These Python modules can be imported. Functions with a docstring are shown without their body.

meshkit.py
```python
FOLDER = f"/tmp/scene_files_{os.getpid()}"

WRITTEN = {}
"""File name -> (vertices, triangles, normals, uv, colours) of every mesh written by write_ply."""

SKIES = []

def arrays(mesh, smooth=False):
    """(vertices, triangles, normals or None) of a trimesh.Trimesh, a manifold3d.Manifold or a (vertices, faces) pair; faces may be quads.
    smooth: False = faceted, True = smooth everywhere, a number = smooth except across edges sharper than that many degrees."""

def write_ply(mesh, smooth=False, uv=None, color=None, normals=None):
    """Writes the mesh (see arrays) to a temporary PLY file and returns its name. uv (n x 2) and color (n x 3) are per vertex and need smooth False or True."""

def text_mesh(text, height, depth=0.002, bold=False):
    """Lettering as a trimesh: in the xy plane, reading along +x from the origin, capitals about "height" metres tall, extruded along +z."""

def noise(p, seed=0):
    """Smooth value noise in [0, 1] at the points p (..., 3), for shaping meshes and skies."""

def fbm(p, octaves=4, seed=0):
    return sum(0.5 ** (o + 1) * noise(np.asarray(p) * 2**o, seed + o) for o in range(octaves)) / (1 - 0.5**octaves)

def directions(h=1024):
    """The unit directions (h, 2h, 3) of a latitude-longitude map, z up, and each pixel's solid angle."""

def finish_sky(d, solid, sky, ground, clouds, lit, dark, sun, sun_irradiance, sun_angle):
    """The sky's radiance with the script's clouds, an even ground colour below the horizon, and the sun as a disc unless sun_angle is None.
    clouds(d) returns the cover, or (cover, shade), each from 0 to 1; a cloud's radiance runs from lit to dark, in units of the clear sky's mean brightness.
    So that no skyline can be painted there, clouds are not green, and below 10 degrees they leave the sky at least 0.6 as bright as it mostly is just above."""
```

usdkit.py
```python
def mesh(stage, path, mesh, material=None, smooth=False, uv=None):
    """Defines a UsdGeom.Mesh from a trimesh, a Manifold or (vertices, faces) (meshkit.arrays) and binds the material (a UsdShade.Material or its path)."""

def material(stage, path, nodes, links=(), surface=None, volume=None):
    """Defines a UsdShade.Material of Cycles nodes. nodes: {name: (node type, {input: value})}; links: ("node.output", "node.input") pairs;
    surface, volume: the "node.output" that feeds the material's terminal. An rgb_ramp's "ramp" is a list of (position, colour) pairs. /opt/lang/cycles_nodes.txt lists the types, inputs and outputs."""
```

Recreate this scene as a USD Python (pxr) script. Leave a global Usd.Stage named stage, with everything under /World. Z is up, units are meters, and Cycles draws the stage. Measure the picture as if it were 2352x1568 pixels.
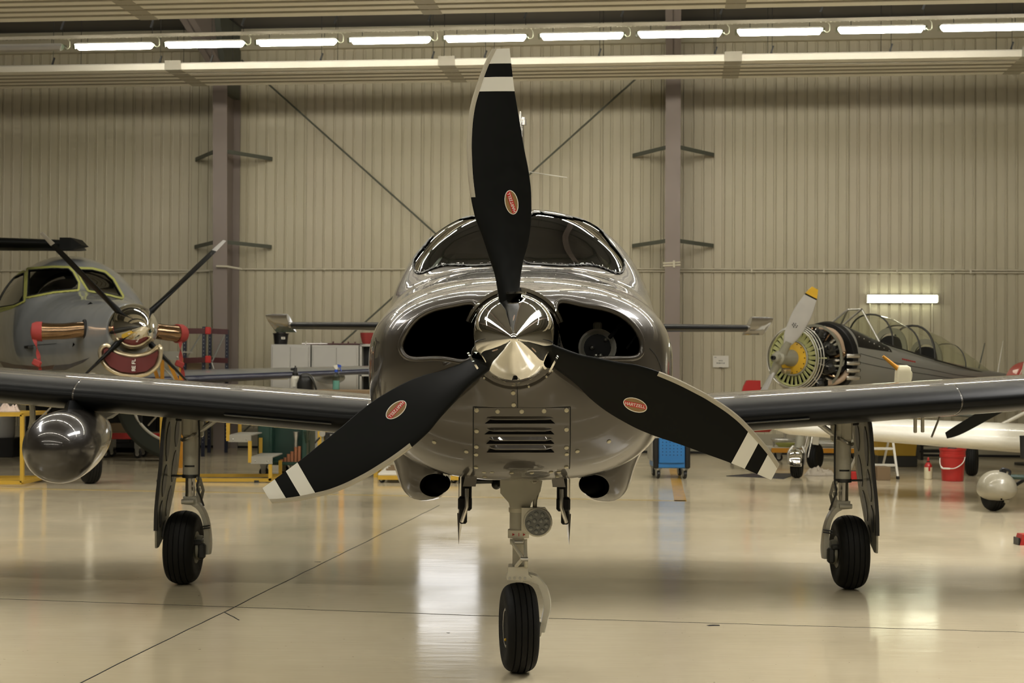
import math, random
import numpy as np, trimesh, usdkit, meshkit
import manifold3d as m3
from scipy.interpolate import PchipInterpolator as PCH
from shapely.geometry import Polygon, Point
from shapely import affinity
from pxr import Usd, UsdGeom, UsdLux, UsdShade, Sdf, Gf

stage = Usd.Stage.CreateInMemory()
UsdGeom.SetStageUpAxis(stage, UsdGeom.Tokens.z)
UsdGeom.SetStageMetersPerUnit(stage, 1.0)
UsdGeom.Xform.Define(stage, '/World')
UsdGeom.Scope.Define(stage, '/World/Looks')
rng = random.Random(7)
A = np.array
PI = math.pi

# ------------------------------------------------------------------ camera
FPX, CX, CY = 3490.0, 1176.0, 784.0
CAMZ = 1.229
PITCH = math.atan(63 / FPX)
ROLL = 0.0063
EXPOSURE = 0.45
_F = A([0, math.cos(PITCH), math.sin(PITCH)])
_U0, _R0 = A([0, -math.sin(PITCH), math.cos(PITCH)]), A([1.0, 0, 0])
_R = _R0 * math.cos(ROLL) + _U0 * math.sin(ROLL)
_U = _U0 * math.cos(ROLL) - _R0 * math.sin(ROLL)
CAM = A([0, 0, CAMZ])
cam = UsdGeom.Camera.Define(stage, '/World/camera')
cam.CreateHorizontalApertureAttr(36.0)
cam.CreateVerticalApertureAttr(24.0)
cam.CreateFocalLengthAttr(36.0 * FPX / 2352)
cam.CreateClippingRangeAttr(Gf.Vec2f(0.1, 200))
cam.CreateExposureAttr(EXPOSURE)
cam.CreateFStopAttr(9.0)
cam.CreateFocusDistanceAttr(5.6)
cam.AddTransformOp().Set(Gf.Matrix4d(*[float(x) for x in (*_R, 0, *_U, 0, *(-_F), 0, *CAM, 1)]))

def ray(px, py):
    return _F + _R * (px - CX) / FPX - _U * (py - CY) / FPX
def P(px, py, Y):
    "the point of the place seen at a pixel of the photograph, at distance Y"
    d = ray(px, py)
    return CAM + d * (Y / d[1])
def G(px, py, z=0.0):
    d = ray(px, py)
    return CAM + d * ((z - CAMZ) / d[2])

# ------------------------------------------------------------------ light levels
TUBE = 30.0          # radiance of the fluorescent diffusers
SKYL = 14.0           # roof lights (daylight behind translucent sheets)
WINL = 1.4           # windows

# the hangar's dim daylight from outside
dome = UsdLux.DomeLight.Define(stage, '/World/daylight')
dome.CreateIntensityAttr(0.3)
dome.CreateColorAttr(Gf.Vec3f(0.9, 0.95, 1.0))

# ------------------------------------------------------------------ helpers: scene tree
_used = {}
def _num(parent, name):
    k = (parent, name)
    n = _used.get(k, 0)
    _used[k] = n + 1
    return f'{parent}/{name}' if n == 0 else f'{parent}/{name}_{n:03d}'

class Node:
    def __init__(s, path, origin, at, yaw, warp=None): s.path, s.origin, s.at, s.yaw, s.warp = path, A(origin, float), A(at, float), yaw, warp
    @property
    def prim(s): return stage.GetPrimAtPath(s.path)
    def world(s, p):
        c, n = math.cos(math.radians(s.yaw)), math.sin(math.radians(s.yaw))
        p = np.atleast_2d(p) - s.origin
        return np.c_[c * p[:, 0] - n * p[:, 1], n * p[:, 0] + c * p[:, 1], p[:, 2]] + s.at
    def local(s, p):
        c, n = math.cos(math.radians(s.yaw)), math.sin(math.radians(s.yaw))
        p = np.atleast_2d(p) - s.at
        return np.c_[c * p[:, 0] + n * p[:, 1], -n * p[:, 0] + c * p[:, 1], p[:, 2]] + s.origin

def tag(prim, label=None, cat=None, group=None, kind=None):
    for k, v in (('label', label), ('category', cat), ('group', group), ('kind', kind)):
        if v: prim.SetCustomDataByKey(k, v)

def thing(name, label, cat, at, yaw=0, group=None, origin=None):
    "an Xform at the thing's base; its parts are given in world coordinates (or around `origin`)"
    path = _num('/World', name)
    x = UsdGeom.Xform.Define(stage, path)
    x.AddTranslateOp().Set(Gf.Vec3d(*map(float, at)))
    if yaw: x.AddRotateZOp().Set(float(yaw))
    tag(x.GetPrim(), label, cat, group)
    return Node(path, at if origin is None else origin, at, yaw)

def obj(name, mesh, mt, parent, label=None, smooth=30, kind=None):
    mesh = tm(mesh)
    path = _num(parent.path, name)
    v = np.array(mesh.vertices)
    if parent.warp: v = parent.warp(v)
    v = v - parent.origin
    m = usdkit.mesh(stage, path, trimesh.Trimesh(v, mesh.faces, process=False), mt, smooth=smooth)
    tag(m.GetPrim(), label, kind=kind)
    return Node(path, parent.origin, parent.at, parent.yaw, parent.warp)

def single(name, mesh, mt, label, cat, group=None, at=None, smooth=30):
    "a thing that is one mesh"
    mesh = tm(mesh)
    b = mesh.bounds
    at = A([(b[0, 0] + b[1, 0]) / 2, (b[0, 1] + b[1, 1]) / 2, b[0, 2]]) if at is None else A(at, float)
    path = _num('/World', name)
    m = usdkit.mesh(stage, path, trimesh.Trimesh(np.array(mesh.vertices) - at, mesh.faces, process=False), mt, smooth=smooth)
    UsdGeom.Xformable(m.GetPrim()).AddTranslateOp().Set(Gf.Vec3d(*map(float, at)))
    tag(m.GetPrim(), label, cat, group)
    return Node(path, at, at, 0)

def struct(name, mesh, mt, smooth=30):
    path = _num('/World', name)
    mesh = tm(mesh)
    m = usdkit.mesh(stage, path, mesh, mt, smooth=smooth)
    tag(m.GetPrim(), kind='structure')
    return Node(path, [0, 0, 0], [0, 0, 0], 0)

def copy(node, at, label, yaw=0, group=None, name=None):
    was = node.prim.GetCustomData()
    path = _num('/World', name or node.path.rsplit('/', 1)[1])
    x = UsdGeom.Xform.Define(stage, path)
    x.GetPrim().GetReferences().AddInternalReference(node.path)
    x.ClearXformOpOrder()
    x.GetPrim().SetInstanceable(True)
    tr = x.GetPrim().GetAttribute('xformOp:translate')
    op = UsdGeom.XformOp(tr) if tr else x.AddTranslateOp()
    op.Set(Gf.Vec3d(*map(float, at)))
    ops = [op]
    if yaw:
        ro = x.GetPrim().GetAttribute('xformOp:rotateZ')
        ro = UsdGeom.XformOp(ro) if ro else x.AddRotateZOp()
        ro.Set(float(yaw)); ops.append(ro)
    x.SetXformOpOrder(ops)
    tag(x.GetPrim(), label, was['category'], group or was.get('group'))
    return path

# ------------------------------------------------------------------ helpers: shapes
def tm(x):
    if isinstance(x, trimesh.Trimesh): return x
    if isinstance(x, (list, tuple)): return trimesh.util.concatenate([tm(i) for i in x])
    m = x.to_mesh()
    return trimesh.Trimesh(m.vert_properties[:, :3], m.tri_verts, process=False)
def mf(x):
    if isinstance(x, m3.Manifold): return x
    t = trimesh.Trimesh(x.vertices, x.faces, process=True)
    if t.volume < 0: t.invert()
    return m3.Manifold(m3.Mesh(vert_properties=np.asarray(t.vertices, np.float32), tri_verts=np.asarray(t.faces, np.uint32)))
def pos(m):
    if m.volume < 0: m.invert()
    return m
def box(c, s, rz=0, rx=0, ry=0, bev=0.0):
    c, s = A(c, float), A(s, float)
    if bev:
        b = min(bev, min(s) * .49)
        pts = []
        for k in range(3):
            h = s / 2 - b; h[k] = s[k] / 2
            pts += [[sx * h[0], sy * h[1], sz * h[2]] for sx in (-1, 1) for sy in (-1, 1) for sz in (-1, 1)]
        m = trimesh.convex.convex_hull(A(pts))
    else:
        m = trimesh.creation.box(s)
    for ang, ax in ((rx, [1, 0, 0]), (ry, [0, 1, 0]), (rz, [0, 0, 1])):
        if ang: m.apply_transform(trimesh.transformations.rotation_matrix(math.radians(ang), ax))
    m.apply_translation(c)
    return m
def frame_of(d):
    d = A(d, float) / np.linalg.norm(d)
    a = A([0, 0, 1.0]) if abs(d[2]) < .9 else A([1.0, 0, 0])
    x = np.cross(a, d); x /= np.linalg.norm(x)
    return x, np.cross(d, x), d
def lathe(prof, p0, d, n=32, closed=False):
    "prof: (distance along d, radius) pairs revolved about the axis through p0"
    x, y, d = frame_of(d)
    prof = A(prof, float)
    th = np.linspace(0, 2 * PI, n, endpoint=False)
    V = [A(p0) + d * h + np.outer(np.cos(th) * r, x) + np.outer(np.sin(th) * r, y) for h, r in prof]
    m = loft(V, caps=not closed, ring=closed)
    return m
def loft(rings, caps=True, ring=False):
    rings = [A(r, float) for r in rings]
    n, k = len(rings[0]), len(rings)
    V = np.vstack(rings)
    F = []
    i = np.arange(n); j = (i + 1) % n
    for a in range(k if ring else k - 1):
        b = (a + 1) % k
        F.append(np.c_[a * n + i, a * n + j, b * n + j]); F.append(np.c_[a * n + i, b * n + j, b * n + i])
    F = np.vstack(F)
    if caps and not ring:
        V = np.vstack([V, rings[0].mean(0), rings[-1].mean(0)])
        c0, c1 = len(V) - 2, len(V) - 1
        F = np.vstack([F, np.c_[np.full(n, c0), j, i], np.c_[np.full(n, c1), (k - 1) * n + i, (k - 1) * n + j]])
    return pos(trimesh.Trimesh(V, F, process=False))
def cyl(p0, p1, r0, r1=None, n=20):
    p0, p1 = A(p0, float), A(p1, float)
    L = np.linalg.norm(p1 - p0)
    r1 = r0 if r1 is None else r1
    return lathe([(0, r0), (L, r1)], p0, p1 - p0, n)
def skin(outer, inner):
    "a curved sheet with thickness: open strips of points (k x n) for its two faces, closed round all four edges"
    O, I = A(outer, float), A(inner, float); k, n = O.shape[:2]; m = k * n
    V = np.vstack([O.reshape(-1, 3), I.reshape(-1, 3)]); F = []
    q = lambda a, b, c, d: F.extend([[a, b, c], [a, c, d]])
    for i in range(k - 1):
        for j in range(n - 1):
            p = i * n + j; q(p, p + 1, p + n + 1, p + n); q(p + m + n, p + m + n + 1, p + m + 1, p + m)
    for i in range(k - 1):
        p = i * n; q(p, p + n, p + n + m, p + m); p = i * n + n - 1; q(p + m, p + n + m, p + n, p)
    for j in range(n - 1):
        p = j; q(p + m, p + 1 + m, p + 1, p); p = (k - 1) * n + j; q(p, p + 1, p + 1 + m, p + m)
    return pos(trimesh.Trimesh(V, A(F), process=False))
def tube(pts, r, n=10, closed=False):
    "a round bar swept along points; r may vary"
    pts = A(pts, float); k = len(pts)
    rr = np.full(k, r) if np.ndim(r) == 0 else A(r, float)
    if closed: T = np.roll(pts, -1, 0) - np.roll(pts, 1, 0)
    else: T = np.gradient(pts, axis=0)
    T /= np.linalg.norm(T, axis=1)[:, None]
    x, _, _ = frame_of(T[0])
    th = np.linspace(0, 2 * PI, n, endpoint=False)
    R = []
    for p, t, q in zip(pts, T, rr):
        x = x - t * (x @ t); x /= np.linalg.norm(x)
        y = np.cross(t, x)
        R.append(p + q * (np.outer(np.cos(th), x) + np.outer(np.sin(th), y)))
    return loft(R, ring=closed)
def curve(pts, n=24, closed=False):
    pts = A(pts, float)
    if closed: pts = np.vstack([pts, pts[:1]])
    d = np.r_[0, np.cumsum(np.linalg.norm(np.diff(pts, axis=0), axis=1))]
    if closed:
        from scipy.interpolate import CubicSpline
        return CubicSpline(d, pts, bc_type='periodic')(np.linspace(0, d[-1], n, endpoint=False))
    return PCH(d, pts)(np.linspace(0, d[-1], n))
def prism(poly, a, b, axis='y'):
    "a polygon extruded along an axis; poly in the two other axes (xz for y, yz for x, xy for z)"
    if not isinstance(poly, Polygon): poly = Polygon(poly)
    m = trimesh.creation.extrude_polygon(poly, b - a, engine='earcut')
    v = np.array(m.vertices)
    if axis == 'y': v = np.c_[v[:, 0], a + v[:, 2], v[:, 1]]
    elif axis == 'x': v = np.c_[a + v[:, 2], v[:, 0], v[:, 1]]
    else: v = np.c_[v[:, 0], v[:, 1], a + v[:, 2]]
    return pos(trimesh.Trimesh(v, m.faces, process=False))
def frustum(poly, Y0, Y1, node=None):
    "the solid behind an outline of the photograph between two distances, in world (or a thing's) coordinates: a cutter"
    if not isinstance(poly, Polygon): poly = Polygon(poly)
    v2, f = trimesh.creation.triangulate_polygon(poly, engine='earcut')
    ring = list(poly.exterior.coords)[:-1]
    n = len(ring)
    idx = [int(np.argmin(np.linalg.norm(v2 - A(r), axis=1))) for r in ring]
    a = A([P(x, y, Y0) for x, y in v2]); b = A([P(x, y, Y1) for x, y in v2])
    V = np.vstack([a, b]); k = len(v2)
    F = [f, f[:, ::-1] + k]
    s = []
    for i in range(n):
        p, q = idx[i], idx[(i + 1) % n]
        s += [[p, q, q + k], [p, q + k, p + k]]
    F = np.vstack(F + [A(s)])
    if node is not None: V = node.local(V)
    m = trimesh.Trimesh(V, F, process=True)
    trimesh.repair.fix_winding(m)
    return mf(m)
def smoothpoly(pts, n=60):
    return Polygon(curve(pts, n, closed=True))
def cast(mesh, o, d):
    "first hits of rays o + t d with a mesh: points and normals"
    T = mesh.triangles; e1, e2 = T[:, 1] - T[:, 0], T[:, 2] - T[:, 0]
    out, nor = [], []
    for oo, dd in zip(np.atleast_2d(o), np.atleast_2d(d)):
        h = np.cross(dd, e2); a = (e1 * h).sum(1); a = np.where(abs(a) < 1e-14, 1e-14, a)
        s = oo - T[:, 0]; u = (s * h).sum(1) / a
        q = np.cross(s, e1); v = (q @ dd) / a; t = (e2 * q).sum(1) / a
        ok = (u >= -1e-7) & (v >= -1e-7) & (u + v <= 1 + 1e-7) & (t > 1e-6)
        if not ok.any(): out.append([np.nan] * 3); nor.append([0, -1, 0]); continue
        i = np.where(ok)[0][np.argmin(t[ok])]
        nn = np.cross(e1[i], e2[i]); nn /= np.linalg.norm(nn)
        if nn @ dd > 0: nn = -nn
        out.append(oo + dd * t[i]); nor.append(nn)
    return A(out), A(nor)
def mirx(m):
    m = tm(m).copy(); m.vertices = m.vertices * [-1, 1, 1]; m.invert(); return m
def rotx(m, ang, ax, at):
    m = tm(m).copy(); m.apply_transform(trimesh.transformations.rotation_matrix(math.radians(ang), ax, at)); return m
def ball(c, r, sub=3):
    m = trimesh.creation.icosphere(sub, 1.0); m.apply_scale(np.broadcast_to(r, 3)); m.apply_translation(c); return m
def text(s, h, o, ux, uy, depth=.001, bold=False):
    "lettering centred on o, reading along ux with uy up"
    t = meshkit.text_mesh(s, h, depth, bold)
    v = np.array(t.vertices); b = t.bounds
    v[:, 0] -= (b[0, 0] + b[1, 0]) / 2; v[:, 1] -= (b[0, 1] + b[1, 1]) / 2
    ux, uy = A(ux, float), A(uy, float)
    w = np.cross(ux, uy)
    return trimesh.Trimesh(A(o) + np.outer(v[:, 0], ux) + np.outer(v[:, 1], uy) + np.outer(v[:, 2], w), t.faces, process=False)

# ------------------------------------------------------------------ materials
def mat(name, col, rough=.5, metal=0.0, coat=0.0, var=.08, scale=9.0, bump=0.0, bscale=60.0, rvar=.08, spec=.5, stretch=(1, 1, 1), **kw):
    c = A(col, float)
    nodes = {'tc': ('texture_coordinate', {}), 'mp': ('mapping', {'scale': stretch}),
             'n': ('noise_texture', {'scale': scale, 'detail': 3.0, 'roughness': .6}),
             'mx': ('mix_color', {'a': c * (1 - var), 'b': np.minimum(c * (1 + var), 1)}),
             'mr': ('map_range', {'from_min': .3, 'from_max': .7, 'to_min': max(rough - rvar * rough, 0), 'to_max': rough + rvar * rough}),
             'p': ('principled_bsdf', dict(metallic=metal, coat_weight=coat, specular_ior_level=spec, coat_roughness=.02, **kw))}
    links = [('tc.object', 'mp.vector'), ('mp.vector', 'n.vector'), ('n.fac', 'mx.fac'), ('mx.result', 'p.base_color'), ('n.fac', 'mr.value'), ('mr.result', 'p.roughness')]
    if bump:
        nodes['bn'] = ('noise_texture', {'scale': bscale, 'detail': 2.0})
        nodes['b'] = ('bump', {'strength': 1.0, 'distance': bump})
        links += [('mp.vector', 'bn.vector'), ('bn.fac', 'b.height'), ('b.normal', 'p.normal')]
    return usdkit.material(stage, '/World/Looks/' + name, nodes, links, surface='p.BSDF')
def emis(name, col, strength):
    return usdkit.material(stage, '/World/Looks/' + name, {'e': ('emission', {'color': col, 'strength': strength})}, [], surface='e.emission')
def pane(name, tint=(.8, .82, .78), gloss=(1, 1, 1), rough=.0, ior=1.5):
    return usdkit.material(stage, '/World/Looks/' + name,
        {'t': ('transparent_bsdf', {'color': tint}), 'g': ('glossy_bsdf', {'color': gloss, 'roughness': rough}), 'f': ('fresnel', {'IOR': ior}), 'ge': ('geometry', {}), 'iv': ('math', {'math_type': 'subtract', 'value1': 1.0}), 'mu': ('math', {'math_type': 'multiply'}), 'm': ('mix_closure', {})},
        [('ge.backfacing', 'iv.value2'), ('iv.value', 'mu.value1'), ('f.fac', 'mu.value2'), ('mu.value', 'm.fac'), ('t.BSDF', 'm.closure1'), ('g.BSDF', 'm.closure2')], surface='m.closure')

M = {}
M['paint'] = mat('taupe_metallic_paint', (.044, .037, .028), .34, .22, 1.0, var=.04, scale=3, rvar=.04)
M['paint_in'] = mat('bare_inside', (.02, .02, .02), .7)
M['black'] = mat('black_satin_blade', (.0035, .004, .0035), .5, var=.25, scale=25, spec=.12)
M['podpaint'] = mat('gloss_black_brown_paint', (.022, .019, .016), .3, .1, 1.0, var=.04)
M['boot'] = mat('black_rubber_boot', (.005, .0055, .006), .36, var=.1, scale=2, spec=.14, rvar=0)
M['white'] = mat('white_blade_paint', (.74, .73, .66), .45, var=.02)
M['lead'] = mat('nickel_erosion_strip', (.42, .385, .30), .5, .25, var=.1, scale=30)
M['chrome'] = mat('polished_chrome', (.88, .87, .83), .025, 1.0, var=.02, rvar=.1)
M['steel'] = mat('bright_steel', (.6, .58, .54), .22, 1.0)
M['bare'] = mat('brushed_aluminium', (.55, .54, .5), .35, .9, var=.12)
M['gear'] = mat('cream_gear_enamel', (.43, .41, .33), .38, coat=.3, var=.1, scale=20)
M['gearlt'] = mat('pale_gear_enamel', (.62, .59, .48), .38, coat=.4, var=.08, scale=20)
M['tyre'] = mat('tyre_rubber', (.009, .009, .008), .65, var=.35, scale=30, bump=.0006, bscale=180, spec=.18)
M['darkmetal'] = mat('dark_grey_metal', (.05, .05, .047), .45, .6)
M['blackmetal'] = mat('black_metal', (.012, .012, .012), .4, .2)
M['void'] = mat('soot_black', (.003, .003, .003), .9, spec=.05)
M['red'] = mat('signal_red', (.42, .018, .015), .4, coat=.3)
M['redcloth'] = mat('red_cover_cloth', (.30, .035, .03), .75)
M['plugred'] = mat('dark_red_pad', (.10, .012, .010), .7)
M['gold'] = mat('decal_gold', (.26, .155, .055), .4, var=.03)
M['decalred'] = mat('decal_red', (.48, .025, .02), .4, var=.03)
M['decalwhite'] = mat('decal_white', (.75, .73, .65), .45, var=.02)
M['brass'] = mat('zinc_screw', (.42, .39, .28), .4, .3, var=.15)
M['seam'] = mat('panel_gap', (.008, .008, .008), .8)
M['glass'] = pane('windscreen_glass', (.60, .62, .58), ior=1.95)
M['perspex'] = pane('canopy_perspex', (.95, .96, .92))
M['lens'] = mat('lamp_lens', (.13, .135, .125), .12, coat=1)
M['led'] = mat('lamp_reflector', (.20, .205, .19), .3, .4)
M['redmark'] = mat('red_mark', (.4, .02, .02), .5)
M['interior'] = mat('cabin_lining', (.05, .042, .034), .8)
M['seat'] = mat('seat_leather', (.10, .08, .06), .6)
# hangar
M['clad'] = mat('beige_wall_sheet', (.455, .415, .30), .48, var=.035, scale=.8, spec=.4)
M['clad2'] = mat('beige_wall_sheet_aged', (.47, .425, .315), .5, var=.035, scale=.8, spec=.4)
M['roof'] = mat('dark_roof_sheet', (.13, .122, .108), .7, var=.1, scale=1)
M['steelwork'] = mat('mauve_grey_steelwork', (.235, .195, .175), .6, var=.05, scale=2)
M['steelgreen'] = mat('grey_green_steel', (.085, .09, .07), .6)
M['radiant'] = mat('cream_panel_enamel', (.88, .84, .72), .45, var=.03, scale=1)
M['joint'] = mat('panel_joint_cover', (.40, .37, .29), .5)
M['galv'] = mat('galvanised_steel', (.36, .36, .33), .4, .7)
M['pvc'] = mat('white_conduit', (.55, .51, .40), .5)
M['plinth'] = mat('concrete_plinth', (.33, .305, .23), .7, var=.1, scale=4)
M['yellow'] = mat('yellow_frame_paint', (.50, .31, .03), .5, var=.12, scale=8)
M['orange'] = mat('orange_frame_paint', (.62, .28, .02), .5)
M['treadgrey'] = mat('grey_tread_sheet', (.30, .29, .25), .55)
M['green'] = mat('dark_green_enamel', (.012, .045, .032), .4, var=.15)
M['blue'] = mat('blue_cart_enamel', (.02, .16, .43), .4, coat=.2)
M['bluedark'] = mat('dark_blue_rack', (.006, .009, .026), .45)
M['cabinet'] = mat('pale_grey_cabinet', (.50, .49, .46), .5, var=.03)
M['offwhite'] = mat('off_white_plastic', (.62, .60, .52), .45)
M['whitegloss'] = mat('white_gelcoat', (.78, .76, .67), .25, coat=.6, var=.02)
M['wheelpant'] = mat('cream_fairing_paint', (.31, .285, .215), .3, coat=.4, var=.04)
M['cream'] = mat('cream_plastic', (.68, .62, .42), .5)
M['copper'] = mat('brown_tube', (.28, .11, .05), .5)
M['cloth'] = mat('rag_cloth', (.45, .40, .32), .9, bump=.004, bscale=30)
M['pinkrag'] = mat('pink_white_rag', (.56, .45, .38), .9, var=.35, scale=14)
M['drum'] = mat('grey_drum', (.30, .29, .27), .5)
M['greycomp'] = mat('dark_green_grey_panel', (.045, .055, .048), .5)
M['carton'] = mat('brown_carton', (.19, .13, .07), .8)
M['paper'] = mat('white_paper', (.68, .66, .60), .7, var=.02)
M['ink'] = mat('black_ink', (.03, .03, .03), .7)
M['teal'] = mat('teal_liquid', (.22, .50, .45), .2, coat=.5)
M['clearplastic'] = pane('clear_plastic', (.75, .80, .76))
M['spray'] = mat('blue_trigger', (.02, .07, .42), .4)
M['pcgrey'] = mat('silver_blue_paint', (.31, .325, .335), .28, .3, .8, var=.08, scale=2)
M['pcnavy'] = mat('navy_stripe', (.022, .026, .06), .3, coat=.8)
M['maroon'] = mat('maroon_stripe', (.06, .009, .010), .35, coat=.5)
M['primer'] = mat('yellow_green_primer', (.37, .38, .10), .6, var=.1)
M['bronze'] = mat('heat_stained_steel', (.26, .17, .10), .18, 1.0, var=.35, scale=6)
M['champagne'] = mat('polished_inlet_lip', (.62, .54, .38), .2, .8, var=.1)
M['yakgrey'] = mat('matt_grey_airframe', (.27, .265, .235), .55, .1, var=.08, scale=3)
M['cowlgreen'] = mat('pale_green_shutters', (.44, .45, .20), .55, var=.12)
M['engyellow'] = mat('yellow_engine_disc', (.60, .36, .02), .45, var=.1)
M['enggrey'] = mat('grey_gearcase', (.27, .26, .20), .5, .2)
M['pinkpipe'] = mat('wrapped_pipe', (.40, .29, .20), .7, var=.2, scale=20)
M['bladegrey'] = mat('pale_grey_blade', (.42, .41, .39), .4, coat=.2)
M['tube_on'] = emis('lit_fluorescent_diffuser', (1.0, .94, .80), TUBE)
M['tube_off'] = mat('unlit_diffuser', (.42, .40, .36), .4)
M['walltube'] = emis('lit_wall_lamp', (.97, 1.0, .74), 6.0)
M['skylight'] = emis('daylit_roof_sheet', (1.0, .97, .93), SKYL)
M['daywindow'] = emis('daylit_window', (1.0, .97, .92), WINL)
M['door'] = mat('hangar_door_sheet', (.045, .042, .036), .6)
M['sidewall'] = mat('side_wall_sheet', (.22, .20, .15), .55)

def floor_material():
    n = {'g': ('geometry', {}),
         'n1': ('noise_texture', {'scale': .55, 'detail': 4.0}), 'r1': ('rgb_ramp', {'ramp': [(0.25, (.55, .47, .315)), (.5, (.61, .53, .37)), (.75, (.66, .58, .42))]}),
         'n2': ('noise_texture', {'scale': 7.0, 'detail': 5.0, 'roughness': .7}), 'r2': ('rgb_ramp', {'ramp': [(.0, (.80, .77, .70)), (.36, (1, 1, 1)), (1, (1, 1, 1))]}),
         'mul': ('mix_color', {'blend_type': 'multiply', 'fac': .55}),
         'n4': ('noise_texture', {'scale': 38.0, 'detail': 2.0}), 'r4': ('rgb_ramp', {'ramp': [(0, (.25, .2, .15)), (.235, (.3, .25, .2)), (.26, (1, 1, 1)), (1, (1, 1, 1))]}),
         'mul2': ('mix_color', {'blend_type': 'multiply', 'fac': .6}),
         'n3': ('noise_texture', {'scale': 1.6, 'detail': 3.0}), 'rr': ('map_range', {'from_min': .3, 'from_max': .7, 'to_min': .085, 'to_max': .16}),
         'mp': ('mapping', {'scale': (1.2, 5.0, 1)}), 'nb': ('noise_texture', {'scale': 3.0, 'detail': 2.0}), 'b': ('bump', {'strength': 1.0, 'distance': .0005}),
         'p': ('principled_bsdf', {'specular_ior_level': .62})}
    l = [('g.position', 'n1.vector'), ('n1.fac', 'r1.fac'), ('g.position', 'n2.vector'), ('n2.fac', 'r2.fac'), ('r1.color', 'mul.a'), ('r2.color', 'mul.b'),
         ('g.position', 'n4.vector'), ('n4.fac', 'r4.fac'), ('mul.result', 'mul2.a'), ('r4.color', 'mul2.b'), ('mul2.result', 'p.base_color'),
         ('g.position', 'n3.vector'), ('n3.fac', 'rr.value'), ('rr.result', 'p.roughness'),
         ('g.position', 'mp.vector'), ('mp.vector', 'nb.vector'), ('nb.fac', 'b.height'), ('b.normal', 'p.normal')]
    return usdkit.material(stage, '/World/Looks/polished_floor', n, l, surface='p.BSDF')
M['floor'] = floor_material()
M['lineyellow'] = mat('worn_yellow_line', (.52, .40, .17), .2, var=.2, scale=5, spec=.6)
M['lineorange'] = mat('orange_line', (.55, .32, .05), .2, var=.12, scale=5, spec=.6)

# ================================================================== the hangar
RA = math.radians(6.2)
RU, RN = A([math.cos(RA), -math.sin(RA), 0]), A([-math.sin(RA), -math.cos(RA), 0])
RO = A([0, 22.7, 0])
RDEG = -6.2
def W(u, v, z):
    "hangar coordinates: u along the rear wall, v from the wall towards the camera"
    return RO + RU * u + RN * v + A([0, 0, z])
def onwall(px, py, v=0.0):
    d = ray(px, py)
    t = ((RO - CAM) @ RN + v) / (d @ RN)
    return CAM + d * t
def uz(px, py, v=0.0):
    p = onwall(px, py, v)
    return (p - RO) @ RU, p[2]
def wbox(u0, u1, v0, v1, z0, z1, bev=0):
    return box(W((u0 + u1) / 2, (v0 + v1) / 2, (z0 + z1) / 2), (u1 - u0, v1 - v0, z1 - z0), rz=RDEG, bev=bev)

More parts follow.
